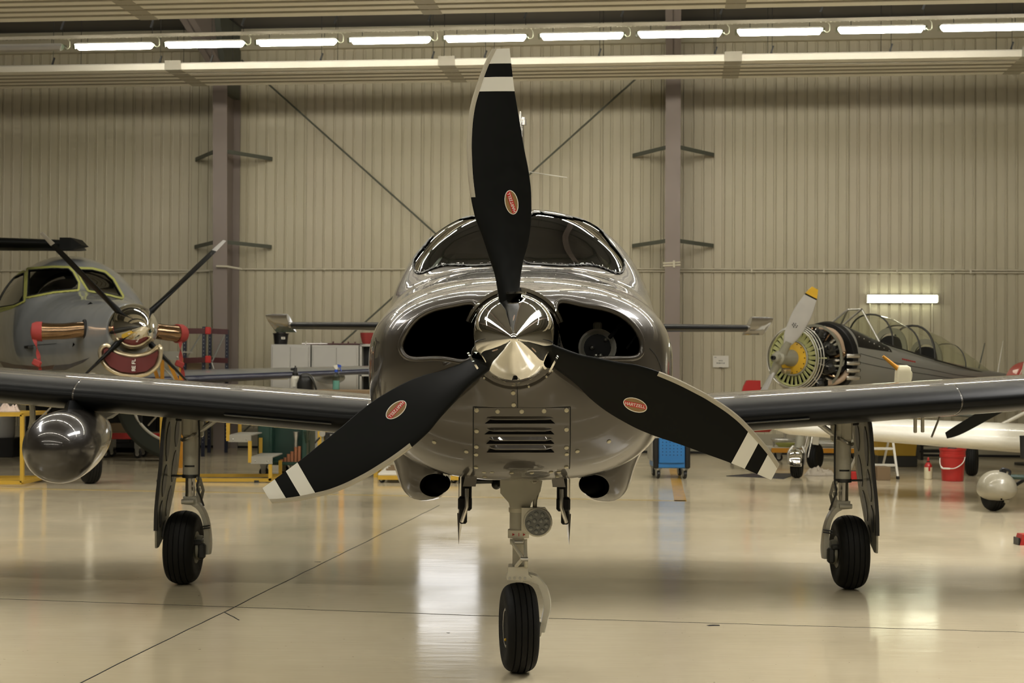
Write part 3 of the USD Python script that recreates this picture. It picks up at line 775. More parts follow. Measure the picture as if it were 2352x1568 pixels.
def bsurf(r, s, side, off=0.0):
    "point of the upright blade at radius r, chord fraction s; side -1 faces the camera"
    L, R_ = float(eL(r)), float(eR(r))
    t = L + (R_ - L) * s
    ym = t * math.tan(math.radians(float(fbe(r))))
    a = max(0, min(1, (r - .14) / .16))
    sh = (1 - a) * 2 * math.sqrt(max(s * (1 - s), 0)) + a * 2.6 * math.sqrt(s) * (1 - s)
    y = ym + side * (float(fth(r)) * sh * (.62 if side < 0 else .38) + off)
    return A([t, y, r + .044 * t * max(0, (r - .6) / .4)])
def bladeseg(r0, r1, n, smin=0.0, smax=1.0, off=0.0):
    R = []
    S = .5 - .5 * np.cos(np.linspace(0, PI, 15))
    for r in np.linspace(r0, r1, n):
        if smax == 1.0:
            R.append([bsurf(r, s, -1, off) for s in S] + [bsurf(r, s, 1, off) for s in S[-2:0:-1]])
        else:
            w = .016 / float(eR(r) - eL(r)); q = np.linspace(0, 1, 6) ** 1.5 * w
            R.append([bsurf(r, s, -1, off) for s in q[::-1]] + [bsurf(r, 0, -1, 0) + A([-off, -off * .6, 0])] + [bsurf(r, s, 1, off) for s in q[1:]])
    return loft(R)
def bdecal(f):
    "maps (along, across) pairs around the emblem's centre onto the blade's face"
    def g(p, off):
        a = math.radians(7); u = p[0] * math.cos(a) + p[1] * math.sin(a); v = -p[0] * math.sin(a) + p[1] * math.cos(a)
        r, t = .476 + u, .010 + v
        L, R_ = float(eL(r)), float(eR(r))
        return bsurf(r, (t - L) / (R_ - L), -1, off)
    return g(f[0], f[1])
def sheet_on(poly, off, seg=.004):
    v, f = trimesh.creation.triangulate_polygon(poly.segmentize(seg), engine='earcut')
    v3 = np.c_[v, np.zeros(len(v))]
    v3, f = trimesh.remesh.subdivide_to_size(v3, f, .009)
    return trimesh.Trimesh(A([bdecal((p[:2], off)) for p in v3]), f[:, ::-1], process=False)
ell = lambda a, b: affinity.scale(Point(0, 0).buffer(1, 32), a, b)
OV, OV2 = ell(.0425, .0235), ell(.0395, .0205)
band = OV2.intersection(affinity.rotate(Polygon([(-.06, -.0085), (.06, -.0085), (.06, .0085), (-.06, .0085)]), -9))
# letters read from root to tip, feet towards the right-hand edge of the upright blade
lt = meshkit.text_mesh('HARTZELL', .0098, .0008, True); lv = np.array(lt.vertices); lb = lt.bounds
lv[:, 0] -= (lb[0, 0] + lb[1, 0]) / 2; lv[:, 1] -= (lb[0, 1] + lb[1, 1]) / 2
lv[:, 0] *= .070 / (lb[1, 0] - lb[0, 0])
a9 = math.radians(-9)
lt2 = trimesh.Trimesh(A([bdecal(((x * math.cos(a9) + y * math.sin(a9), -(-x * math.sin(a9) + y * math.cos(a9)) * 1.0 + 0), .0022 + z)) for x, y, z in lv]), lt.faces, process=False)
segs = dict(blade=bladeseg(.125, .864, 60), w1=bladeseg(.864, .914, 5), b1=bladeseg(.914, .961, 5), w2=bladeseg(.961, 1.013, 6), le=bladeseg(.492, 1.012, 40, 0, .1, .0016))
dec = (sheet_on(OV, .0008), sheet_on(OV2, .0014), sheet_on(band, .0018), lt2)
for k, deg in enumerate((0.0, 119.6, -119.6)):
    def put(m):
        m = tm(m).copy(); v = np.array(m.vertices); a = math.radians(2.7 + deg)
        c, s = math.cos(a), math.sin(a)
        return trimesh.Trimesh(np.c_[HUB[0] + v[:, 0] * c - v[:, 2] * s, HUB[1] + v[:, 1], HUB[2] + v[:, 0] * s + v[:, 2] * c], m.faces, process=False)
    b = obj('propeller_blade', put(segs['blade']), M['black'], AX, smooth=40, label=('upright propeller blade', 'lower left propeller blade', 'lower right propeller blade')[k])
    obj('white_stripe', put(segs['w1']), M['white'], b, smooth=40)
    obj('black_stripe', put(segs['b1']), M['black'], b, smooth=40)
    obj('white_tip', put(segs['w2']), M['white'], b, smooth=40)
    obj('erosion_strip', put(segs['le']), M['lead'], b, smooth=40)
    obj('emblem_rim', put(dec[0]), M['decalwhite'], b, smooth=True)
    obj('emblem', put(dec[1]), M['gold'], b, smooth=True)
    obj('emblem_band', put(dec[2]), M['decalred'], b, smooth=True)
    obj('emblem_lettering', put(dec[3]), M['decalwhite'], b, smooth=False, label='HARTZELL in white capitals')
    obj('blade_collar', put(lathe([(-.004, .001), (-.004, .049), (.003, .049), (.003, .001)], (0.0, -.012, .160), (0.0, 0, 1), 32)), M['chrome'], b, smooth=30)

# ---- wings
def naca(t, m=.02, p=.4, n=40):
    x = .5 - .5 * np.cos(np.linspace(0, PI, n))
    yt = 5 * t * (.2969 * np.sqrt(x) - .126 * x - .3516 * x ** 2 + .2843 * x ** 3 - .1036 * x ** 4)
    yc = np.where(x < p, m / p ** 2 * (2 * p * x - x ** 2), m / (1 - p) ** 2 * (1 - 2 * p + 2 * p * x - x ** 2))
    return x, yc + yt, yc - yt
def wle(x): return 8.02 + .035 * (x - .65)
def wch(x): return 1.72 - .125 * (x - .65)
def wz(x): return .945 + math.tan(math.radians(4.3)) * (x - .75)
def wingsec(x, xa, up, lo, rng_, off=0.0):
    c = wch(x); inc = math.radians(1.5)
    X = xa[rng_]
    pts = [(X[i] * c, (up[rng_][i] * c) + off) for i in range(len(X) - 1, -1, -1)] + [(X[i] * c, (lo[rng_][i] * c) - off) for i in range(1, len(X))]
    if off: pts = [(a - off * max(0, 1 - a / (.03 * c)), b) for a, b in pts]
    return [(x, wle(x) + a * math.cos(inc), wz(x) + b - a * math.sin(inc)) for a, b in pts]
xa, up, lo = naca(.135)
xs = np.r_[np.linspace(.45, 6.3, 30), 6.42, 6.5, 6.54]
def wing(rng_, xs, off=0.0):
    R = []
    for x in xs:
        r = A(wingsec(x, xa, up, lo, rng_, off))
        if x > 6.35:
            k = math.sqrt(max(0, 1 - ((x - 6.3) / .25) ** 2)) * .9 + .1
            m = r.mean(0); r[:, 2] = m[2] + (r[:, 2] - m[2]) * k; r[:, 1] = m[1] + (r[:, 1] - m[1]) * (.8 + .2 * k)
        R.append(r)
    return loft(R)
full = np.arange(len(xa)); nose = full[xa < .105]
for s in (1, -1):
    mm = (lambda m: tm(m)) if s > 0 else mirx
    w_ = obj('wing', mm(wing(full, xs)), M['paint'], AX, smooth=45, label='wing on the right of the picture' if s > 0 else 'wing on the left of the picture')
    for q, (a, b) in enumerate(((.8, 2.36), (2.37, 4.4), (4.41, 6.2))):
        obj('deicing_boot', mm(wing(nose, np.linspace(a, b, 14), .0022)), M['boot'], w_, smooth=60)
    ss = [(x, wle(x) - .006, wz(x) - .028 + .0) for x in (.98, 1.25, 1.55)]
    obj('stall_strip', mm(hull([(x, y + dy, z + dz) for x, y, z in ss for dy, dz in ((-.006, 0), (.03, .008), (.03, -.008))])), M['darkmetal'], w_)
    glove = hull([(.5, 7.35, .93), (.5, 8.7, 1.03), (.5, 8.7, .82), (.62, 7.6, .93), (.80, 8.0, .965), (.98, 8.2, .97), (1.0, 8.6, 1.05), (1.0, 8.6, .87), (.60, 7.9, .98), (.60, 7.9, .885)])
    obj('root_glove', mm(glove), M['paint'], w_, smooth=50)
    # cowl bulge with cooling duct
    sec = A([(.285, .80), (.275, .74), (.30, .695), (.36, .676), (.425, .684), (.468, .73), (.50, .82), (.535, .90), (.58, .98), (.60, 1.06), (.5, 1.12), (.3, 1.0)])
    sec = A(curve([(a, b) for a, b in sec], 48, closed=True))
    def ring(y, k, dx=0, dz=0):
        c = A([.40, .93]); v = c + (sec - c) * k + A([dx, dz]); return np.c_[v[:, 0], np.full(len(v), y), v[:, 1]]
    blg = loft([ring(6.14, .62, -.02, .03), ring(6.155, .74, -.012, .02), ring(6.18, .85, -.006, .01), ring(6.24, .94, 0, 0), ring(6.34, .99), ring(6.5, 1.0), ring(6.8, .96, .01, .01), ring(7.2, .82, .03, .04), ring(7.6, .6, .05, .06)])
    cav = mf(trimesh.Trimesh(*(lambda b: (b.vertices * [.062, .26, .052] + [.322, 6.14, .752], b.faces))(trimesh.creation.icosphere(3)), process=False))
    bm = mf(blg) - cav
    b_ = obj('duct_bulge', mm(tm(bm)), M['paint'], AX, smooth=45)
    obj('duct_mouth', mm(trimesh.Trimesh(trimesh.creation.icosphere(3).vertices * [.056, .10, .045] + [.322, 6.31, .753], trimesh.creation.icosphere(3).faces, process=False)), M['void'], b_, smooth=True)
wlp = lambda x, f: (x, wle(x) + f * wch(x), wz(x))

# ---- radar pod under the left wing
pc = AX.local(P(140, 1027, 7.92))[0]
def podr(y):
    u = (y - pc[1]) / .24
    return .187 * (math.sqrt(max(0, 1 - u * u)) if u < 0 else max(0, 1 - (u / 3.4) ** 2) ** .9)
th = np.linspace(0, 2 * PI, 64, endpoint=False)
R = []
for y in np.r_[pc[1] - .24 * np.cos(np.linspace(.06, PI / 2, 22)), pc[1] + np.linspace(.03, .60, 20)]:
    r = podr(y); up_ = max(0, (y - pc[1])) * .10
    R.append(np.c_[pc[0] + r * np.cos(th) + max(0, y - pc[1]) * .02, np.full(64, y), pc[2] + r * np.sin(th) + up_])
pod = obj('radar_pod', loft(R), M['podpaint'], AX, smooth=60)
wp = wz(-pc[0])
obj('pod_pylon', loft([[(pc[0] + sx * w, y, z) for sx, y, w in ((0, y0, 0), (1, y0 + .1, .05), (1, y0 + .5, .055), (0, y1, 0), (-1, y0 + .5, .055), (-1, y0 + .1, .05))] for z, y0, y1 in ((pc[2] + .12, 7.95, 8.9), (wp - .09, 8.0, 9.2), (wp - .02, 8.05, 9.2))]), M['boot'], pod, smooth=30)
obj('pod_fairing', loft([[(pc[0] + .14 * k * math.cos(t), 8.5 + .38 * k * math.sin(t), wp - .045 - .06 * (1 - k)) for t in th[::2]] for k in (1, .8, .5, .2)]), M['boot'], pod, smooth=60)

# ---- tail
for s in (1, -1):
    mm = (lambda m: tm(m)) if s > 0 else mirx
    tx, tu, tl = naca(.10, 0, .4, 24)
    R = []
    for x in np.linspace(.02, 2.02, 8):
        c = .86 - .12 * x
        R.append([(x, 13.28 + a * c, 1.60 + b * c) for a, b in list(zip(tx, tu))[::-1] + list(zip(tx, tl))[1:]])
    t_ = obj('tailplane', mm(loft(R)), M['paint'], AX, smooth=45)
    R = []
    for x in (2.03, 2.08, 2.16, 2.205, 2.215):
        k = 1 if x < 2.2 else .5
        c = .60; a0 = .0
        pts = A([(x, 13.24 + a * c, 1.60 + b * c * 1.15 * k) for a, b in list(zip(tx, tu))[::-1] + list(zip(tx, tl))[1:]])
        R.append(pts)
    horn = rotx(loft(R), -13, (1, 0, 0), (2.1, 13.62, 1.60))
    obj('elevator_horn', mm(horn), M['paint'], t_, smooth=45)
    obj('tail_boot', mm(loft([[(x, 13.28 - .003 + a * c, 1.60 + b * c * 1.03) for x_ in [x] for c in [.86 - .12 * x] for a, b in list(zip(tx, tu))[::-1][-8:] + list(zip(tx, tl))[1:8]] for x in np.linspace(.1, 2.0, 8)])), M['boot'], t_, smooth=60)
fx, fu, fl = naca(.09, 0, .4, 20)
fin = obj('fin', loft([[(b * c, y0 + a * c, z) for a, b in list(zip(fx, fu))[::-1] + list(zip(fx, fl))[1:]] for z, y0, c in ((1.55, 12.1, 1.75), (2.2, 12.75, 1.3), (3.3, 13.35, .85), (3.42, 13.45, .75))]), M['paint'], AX, smooth=45)
obj('beacon', lathe([(0, .03), (.05, .028), (.07, .015), (.075, .001)], (0.025, 13.5, 3.40), (0, 0, 1), 16), M['steel'], fin)
obj('antenna_mast', lathe([(0, .014), (.16, .012), (.17, .004)], AX.local(P(1194.5, 300, 13.4))[0], (0, 0, 1), 10), M['bare'], fin)
obj('wire_antenna', tube(AX.local([P(1205, 393, 13.5), P(1303, 408, 13.2)]), .0045, 6), M['offwhite'], fin)

# ---- wheels
def wheel(name, c, R_, w, yaw, parent, hubside, hubr, spokes=0):
    "a tyre whose axle lies along x before yaw"
    ax = A([math.cos(math.radians(yaw)), math.sin(math.radians(yaw)), 0])
    pr = []
    for t in np.linspace(-PI / 2, PI / 2, 27):
        pr.append((w / 2 * math.sin(t) * 1.0, R_ - w * .44 + w * .44 * abs(math.cos(t)) ** .62))
    # tread grooves
    prof = [(-w * .42, hubr)] + [(a, b) for a, b in pr] + [(w * .42, hubr)]
    P2 = []
    for a, b in prof:
        P2.append((a, b))
    g = [-.26, -.09, .09, .26]
    out = []
    grid = np.linspace(-w / 2, w / 2, 71)
    pa = A(pr); 
    for a in grid:
        b = np.interp(a, pa[:, 0], pa[:, 1])
        if any(abs(a / w - q) < .012 for q in g): b -= .006
        out.append((a, b))
    prof = [(-w * .40, hubr)] + out + [(w * .40, hubr)]
    m = lathe(prof, c, ax, 56)
    v = np.array(m.vertices); v[:, 2] = np.maximum(v[:, 2], .0005 if c[2] < .5 else v[:, 2]); m.vertices = v
    return obj(name, m, M['tyre'], parent, smooth=35), ax
# nose gear
NX, NY = .017, 6.19
ng = obj('nose_gear_strut', [lathe([(0, .036), (.10, .036), (.105, .03)], (NX, NY, .575), (0, 0, 1), 24), cyl((NX, NY, .30 + .11), (NX, NY, .60), .0235)], M['gear'], AX)
trunk = [(-.076, .80), (.10, .80), (.088, .735), (.052, .69), (.045, .665), (-.033, .665), (-.04, .69), (-.074, .728)]
obj('trunnion', prism([(NX + a, z) for a, z in trunk], NY - .05, NY + .06, 'y'), M['gear'], ng, smooth=20)
obj('upper_link', tube(curve([(NX + .09, NY - .02, .80), (NX + .078, NY - .04, .74), (NX + .066, NY - .04, .69), (NX + .066, NY - .03, .665)], 12), .0095, 8), M['gear'], ng)
obj('upper_link', tube(curve([(NX + .052, NY - .05, .79), (NX + .062, NY - .055, .772), (NX + .082, NY - .05, .785)], 8), .006, 8), M['gear'], ng)
obj('strut_collar', lathe([(0, .043), (.032, .043), (.036, .038), (.036, .03)], (NX, NY, .544), (0, 0, 1), 28), M['gearlt'], ng)
obj('strut_collar', lathe([(0, .04), (.018, .04)], (NX, NY, .648), (0, 0, 1), 24), M['gearlt'], ng)
for x, n in ((-.021, 3), (.003, 4), (.022, 3)):
    obj('limit_mark', lathe([(0, .0), (.0015, .0075)][::-1] if False else [(0, .0065), (.002, .0065)], (NX + x, NY - .0425, .561), (0, -1, 0), n) if n == 3 else box((NX + x - .001, NY - .0435, .561), (.0025, .002, .013)), M['redmark'], ng, smooth=False)
ta = obj('torque_link', [tube([(NX + s * .028, NY - .055, .535), (NX + .024 + s * .006, NY - .115, .475)], .0075, 8) for s in (-1, 1)] + [cyl((NX - .034, NY - .05, .533), (NX + .036, NY - .05, .533), .011)] + [tube([(NX + .024 + s * .006, NY - .115, .475), (NX + s * .02 + .012, NY - .055, .435)], .008, 8) for s in (-1, 1)], M['gearlt'], ng)
obj('hinge_pin', [cyl((NX - .016, NY - .062, .533), (NX + .018, NY - .062, .533), .0085), cyl((NX + .01, NY - .118, .472), (NX + .04, NY - .118, .472), .008)], M['bare'], ng)
fk = obj('fork_crown', [prism([(NX - .04, .43), (NX + .04, .432), (NX + .042, .40), (NX + .055, .388), (NX + .05, .375), (NX - .045, .378), (NX - .048, .39), (NX - .042, .40)], NY - .05, NY + .06, 'y')], M['gearlt'], AX, smooth=25)
arm = curve([(NX + .02, NY, .385), (NX + .07, NY, .378), (NX + .105, NY + .0, .335), (NX + .118, NY, .27), (NX + .108, NY, .215), (NX + .097, NY, .165)], 20)
obj('fork_arm', loft([[p + A([dx * k, dy, 0]) if i > 5 else p + A([0, dy, dx * k]) for dx, dy in ((-.012, -.03), (.012, -.03), (.016, 0), (.012, .035), (-.012, .035))] for i, (p, k) in enumerate(zip(arm, np.linspace(1.4, .9, 20)))]), M['gearlt'], fk, smooth=50)
obj('axle_cap', lathe([(0, .03), (.014, .03), (.018, .02)], (NX + .078, NY + .01, .172), (1, .12, 0), 20), M['gearlt'], fk)
obj('crown_bolt', [cyl((NX + x, NY - .055, .386), (NX + x, NY - .049, .386), .006, n=8) for x in (-.034, -.014, .008, .028)], M['bare'], fk, kind='stuff')
tw, axn = wheel('nose_tyre', A([NX + .004, NY, .180]), .181, .132, 8, AX, -1, .075)
cc = A([NX + .004, NY, .180])
rimn = obj('wheel_rim', lathe([(-.052, .0), (-.052, .02), (-.044, .03), (-.044, .06), (-.054, .074), (-.054, .079), (.054, .079), (.05, .0)][1:-1], cc, axn, 32), M['darkmetal'], tw)
obj('rim_edge', lathe([(-.0545, .069), (-.0565, .074), (-.0545, .079)], cc, axn, 32, closed=True), M['bare'], tw)
obj('valve_dot', ball(cc + axn * -.054 + A([0, -.02, -.045]), .006, 2), M['engyellow'], tw)
# landing light
LC = AX.local(P(1235, 1199, 6.12))[0]
ll = obj('landing_light', [lathe([(.0, .056), (.004, .059), (.05, .059), (.06, .05)], LC + A([0, -.01, 0]), (0, 1, 0), 36), hull([(NX + .012, LC[1] + y, LC[2] + z) for y in (-.004, .04) for z in (-.035, .058)] + [(LC[0] + .03, LC[1] + y, LC[2] + .058) for y in (-.004, .04)] + [(LC[0] + .056, LC[1] + y, LC[2] + .02) for y in (-.004, .04)] + [(LC[0], LC[1] + y, LC[2] - .057) for y in (-.004, .04)])], M['gearlt'], AX)
obj('lamp_lens', lathe([(.0, .001), (.0, .0515), (.006, .0515)], LC + A([0, -.015, 0]), (0, 1, 0), 36), M['lens'], ll, smooth=20)
for i in range(12):
    r, a = (.0365, 2 * PI * (i + .5) / 9) if i < 9 else (.0155, 2 * PI * (i - 9) / 3 + .5)
    obj('lamp_cell', ball(LC + A([r * math.cos(a), -.014, r * math.sin(a)]), (.0095, .004, .0095), 2), M['led'], ll)
# nose gear doors and hinge arms
for s in (1, -1):
    mm = (lambda m: tm(m)) if s > 0 else mirx
    d_ = obj('nose_gear_door', mm(hull([(.205 + .01 + .0 * 0, y, z) for y, z in ((6.02, .80), (6.75, .80), (6.75, .70), (6.05, .60))] + [(.212 + .008, y, z) for y, z in ((6.0, .80), (6.72, .78), (6.7, .70), (6.0, .60))])), M['paint'], AX, smooth=20)
    obj('door_blade', mm(hull([(.213, 5.98, .66), (.224, 5.99, .66), (.215, 5.98, .575), (.219, 5.985, .572), (.2165, 5.97, .54), (.2175, 5.98, .54), (.20, 6.15, .66), (.215, 6.3, .60)])), M['paint'], d_, smooth=20)
    obj('door_hinge', mm(tm([box((.188, 6.0, .745), (.04, .07, .13), bev=.008), box((.193, 5.98, .70), (.054, .05, .055), bev=.008), box((.20, 5.99, .65), (.03, .04, .06), bev=.006)])), M['boot'], d_, smooth=20)
    obj('hinge_link', mm(tube([(.185, 5.95, .76), (.185, 5.94, .69), (.205, 5.95, .63)], .008, 8)), M['steel'], d_)
    obj('hinge_fitting', mm(hull([(.14, 5.86, .835), (.185, 5.86, .835), (.15, 5.93, .77), (.20, 5.93, .77), (.17, 6.0, .80)])), M['paint'], d_, smooth=20)
obj('belly_pipe', [tube([(-.19, 6.3, .765), (-.10, 6.3, .768), (-.055, 6.28, .76)], .014, 8), ball((-.075, 6.27, .752), .02, 2)], M['darkmetal'], AX)

# main gear
def main_gear(s):
    mm = (lambda m: tm(m)) if s > 0 else mirx
    X, Y = 1.85, 8.63
    g = obj('main_gear_strut', mm(tm([lathe([(0, .041), (.004, .044), (.235, .044), (.24, .04)], (X, Y, .605), (0, 0, 1), 28), cyl((X, Y, .84), (X, Y, .97), .05, .055), box((X + .012, Y - .03, .90), (.062, .07, .13), bev=.012), box((X - .055, Y, .90), (.03, .05, .14), bev=.008)])), M['gear'], AX, label='main gear strut on the right of the picture' if s > 0 else 'main gear strut on the left of the picture')
    obj('trunnion', mm(tm([cyl((X - .09, Y - .01, .965), (X + .08, Y - .01, .965), .045), hull([(X - .085, Y - .06, .955), (X + .09, Y - .06, .975), (X - .07, Y + .06, .94), (X + .09, Y + .06, .94), (X, Y, .90)])])), M['blackmetal'], g)
    obj('piston', mm(cyl((X + .002, Y, .47), (X + .002, Y, .61), .027)), M['steel'], g)
    obj('band_mark', mm(hull([(X + .045 * math.cos(t), Y + .045 * math.sin(t), z) for t in np.linspace(-PI * .72, -PI * .28, 9) for z in (.663, .673)])), M['blackmetal'], g)
    obj('strut_ring', mm(lathe([(0, .047), (.02, .047), (.02, .04), (0, .04)], (X, Y, .60), (0, 0, 1), 24, closed=True)), M['darkmetal'], g)
    obj('side_brace', mm(tm([tube([(X - .155, Y + .02, .945), (X - .025, Y - .02, .845)], .0165, 10), tube([(X - .035, Y - .03, .852), (X + .0, Y - .06, .835)], .011, 8)])), M['bare'], g)
    obj('brace_fork', mm(tube(curve([(X - .03, Y - .05, .85), (X - .0, Y - .065, .83), (X + .035, Y - .05, .815), (X + .05, Y - .01, .82)], 12), .009, 8)), M['steel'], g)
    obj('brake_hose', mm(tube(curve([(X - .05, Y - .04, .95), (X - .058, Y - .05, .80), (X - .058, Y - .05, .62), (X - .05, Y - .06, .55), (X - .066, Y - .05, .50), (X - .082, Y - .03, .445)], 26), .0055, 7)), M['blackmetal'], g)
    for z in (.60, .565, .535, .95): obj('hose_clip', mm(box((X - .052, Y - .04, z), (.022, .03, .02), bev=.003)), M['enggrey'], g)
    obj('torque_link', mm(tm([hull([(X - .052, Y + .04, .60), (X - .03, Y + .045, .60), (X - .06, Y + .10, .52), (X - .042, Y + .1, .52)]), hull([(X - .06, Y + .10, .52), (X - .042, Y + .1, .52), (X - .055, Y + .045, .45), (X - .03, Y + .045, .45)]), hull([(X - .03, Y + .03, .535), (X - .05, Y, .555), (X - .06, Y, .48), (X - .03, Y, .50)])])), M['gear'], g)
    f = obj('trailing_fork', mm(tm([hull([(X - .04, Y - .035, .495), (X + .035, Y - .035, .495), (X - .045, Y + .04, .495), (X + .035, Y + .04, .495), (X - .05, Y - .04, .445), (X + .03, Y - .04, .452), (X - .05, Y + .04, .44), (X + .03, Y + .04, .45)]), cyl((X - .03, Y - .045, .468), (X + .04, Y - .045, .468), .014)])), M['gear'], g, smooth=25)
    arm = curve([(X - .01, Y, .465), (X - .048, Y, .442), (X - .082, Y, .385), (X - .099, Y, .31), (X - .104, Y, .22), (X - .098, Y, .17)], 22)
    obj('fork_arm', mm(loft([[p + A([dx * math.sin(t) , dy, dx * math.cos(t)]) for dx, dy in ((-.02, -.035), (.016, -.04), (.022, 0), (.016, .04), (-.02, .035))] for p, t in zip(arm, np.linspace(.2, -PI / 2, 22))])), M['gear'], f, smooth=50)
    obj('hose_tie', mm(tm([tube([(X - .122, Y - .045, z), (X - .068, Y - .048, z - .008)], .004, 6) for z in (.335, .322)])), M['blackmetal'], f)
    c = A([X + .036, Y, .2065])
    w_, ax = wheel('main_tyre', c * [s, 1, 1], .2075, .17, 0, g, -s, .085)
    obj('wheel_rim', mm(lathe([(-.07, .03), (-.068, .07), (-.075, .085), (-.075, .09), (.075, .09), (.07, .03)], c, (1, 0, 0), 32)), M['enggrey'], w_)
    br = obj('brake_disc', mm(tm([lathe([(-.118, .02), (-.118, .045), (-.108, .05), (-.108, .066), (-.085, .07), (-.08, .07)], c + A([.0, -.0, 0]), (1, 0, 0), 30)])), M['enggrey'], g)
    obj('brake_caliper', mm(tm([box(c + A([-.115, -.052, -.015]), (.04, .05, .085), bev=.01), box(c + A([-.09, -.06, .035]), (.05, .035, .03), bev=.006)])), M['darkmetal'], br)
    for k in range(7):
        a = 2 * PI * k / 7 + .3
        obj('brake_bolt', mm(cyl(c + A([-.128, .034 * math.cos(a), .034 * math.sin(a)]), c + A([-.112, .034 * math.cos(a), .034 * math.sin(a)]), .0085, n=6)), M['bare'], br, smooth=20)
    # gear door: a pressed inner panel with dark recesses
    zz = [.98, .90, .70, .52, .40, .30, .22]
    xf = [1.945, 1.955, 1.965, 1.982, 1.992, 1.995, 1.998]
    yf = [8.44, 8.43, 8.42, 8.42, 8.43, 8.44, 8.46]; yb = [8.85, 8.86, 8.84, 8.80, 8.74, 8.66, 8.50]
    zi = np.linspace(.98, .22, 24)
    fx_, fa, fb = PCH(zz[::-1], xf[::-1]), PCH(zz[::-1], yf[::-1]), PCH(zz[::-1], yb[::-1])
    dr = obj('main_gear_door', mm(loft([[(float(fx_(z)), float(fa(z)), z), (float(fx_(z)) + .010, float(fa(z)), z), (float(fx_(z)) + .012, float(fb(z)), z), (float(fx_(z)) - .002, float(fb(z)), z)] for z in zi])), M['enggrey'], g, smooth=30)
    obj('door_edge', mm(loft([[(float(fx_(z)) - .004, float(fa(z)) - .004, z), (float(fx_(z)) + .016, float(fa(z)) - .004, z), (float(fx_(z)) + .016, float(fa(z)) + .02, z), (float(fx_(z)) - .004, float(fa(z)) + .02, z)] for z in zi[1:-3]])), M['blackmetal'], dr, smooth=30)
    for z0, z1, a0, a1 in ((.94, .77, .56, .90), (.92, .70, .10, .40), (.75, .57, .56, .92), (.68, .50, .10, .42), (.55, .38, .54, .90), (.48, .33, .12, .42), (.36, .27, .5, .88)):
        q = []
        for z in np.linspace(z0, z1, 7):
            k = math.sin(PI * (z0 - z) / (z0 - z1)) ** .5 * .34 if z not in (z0, z1) else .05
            x, ya, yb_ = float(fx_(z)), float(fa(z)), float(fb(z))
            ym, hw = ya + (yb_ - ya) * (a0 + a1) / 2, (yb_ - ya) * (a1 - a0) * k
            q.append([(x - .0045, ym - hw, z), (x - .0045, ym + hw, z), (x + .004, ym + hw, z), (x + .004, ym - hw, z)])
        obj('door_recess', mm(loft(q)), M['blackmetal'], dr, smooth=False)
    obj('door_link', mm(tube([(X + .03, Y, .61), (1.96, 8.62, .612)], .006, 7)), M['blackmetal'], dr)
for s in (1, -1): main_gear(s)
# small fittings under the wings
for x in (2.185, 2.225):
    obj('drain_mast', box((x, 8.35, wz(x) - .118), (.016, .024, .085), bev=.004), M['gear'], AX)
obj('wing_antenna', tube([AX.local(P(2158, 958, 8.6))[0], AX.local(P(2140, 1003, 8.5))[0]], .006, 7), M['gear'], AX)
obj('flap_hinge', [tube(AX.local(curve([P(72, 925, 8.5), P(75, 955, 8.5), P(70, 985, 8.5)], 8)), .017, 8)], M['gear'], AX)
# ================================================================== the grey turboprop on the left
PT = thing('turboprop_airplane', 'silver-grey turboprop airplane with polished spinner and yellow-green window frames, at the left', 'airplane', (-3.93, 15.8, 0), 25, origin=(0, 0, 0))
S2 = A([(.20, .225, 1.87, 1.36, 1.63, 2, 2), (.30, .245, 1.895, 1.24, 1.62, 2, 2), (.6, .295, 1.93, 1.15, 1.60, 2.05, 2.1), (1.2, .43, 1.98, 1.06, 1.58, 2.15, 2.3), (2.0, .62, 2.05, 1.0, 1.57, 2.2, 2.4), (2.6, .73, 2.13, .96, 1.56, 2.2, 2.4),
        (3.1, .81, 2.37, .93, 1.58, 2.2, 2.4), (3.7, .83, 2.58, .92, 1.62, 2.2, 2.4), (4.4, .84, 2.66, .92, 1.65, 2.15, 2.4), (5.4, .84, 2.66, .93, 1.66, 2.1, 2.4), (6.2, .7, 2.5, 1.1, 1.7, 2, 2.2), (6.9, .4, 2.3, 1.5, 1.8, 2, 2), (7.05, .1, 2.1, 1.7, 1.9, 2, 2)])
def fus2(d=0.0, y0=.2, y1=7.05, ny=90, nt=110):
    q = [PCH(S2[:, 0], S2[:, k]) for k in range(1, 7)]
    th = np.linspace(0, 2 * PI, nt, endpoint=False); R = []
    for y in y0 + (y1 - y0) * np.linspace(0, 1, ny):
        hw, top, bot, zc, et, eb = [float(f(y)) for f in q]
        hw, top, bot = hw - d, top - d, bot + d
        c, s = np.cos(th), np.sin(th); e = np.where(s >= 0, et, eb)
        R.append(np.c_[hw * np.sign(c) * abs(c) ** (2 / e), np.full(nt, y), zc + np.where(s >= 0, top - zc, zc - bot) * np.sign(s) * abs(s) ** (2 / e)])
    return loft(R)
w_r = Polygon([(180, 619), (212, 620), (240, 627), (258, 643), (279, 680), (255, 674), (229, 668), (205, 664), (190, 640)])
w_l = Polygon([(66, 620), (122, 616), (157, 617), (166, 626), (178, 648), (177, 662), (122, 667), (72, 677), (63, 679)])
w_s = Polygon([(-60, 690), (-20, 668), (14, 651), (28, 638), (54, 627), (52, 689), (31, 699), (0, 704), (-60, 712)])
sh2 = mf(fus2()) - mf(fus2(.015, .5, 6.6))
out2, rim2, thin2 = mf(fus2(-.006)), mf(fus2(-.006)) - mf(fus2(.006)), mf(fus2(.004)) - mf(fus2(.010))
fw = [frustum(w, 14.5, 20.2, PT) for w in (w_r, w_l, w_s)]
FN = obj('fuselage', sh2 - fw[0] - fw[1] - fw[2], M['pcgrey'], PT, smooth=40)
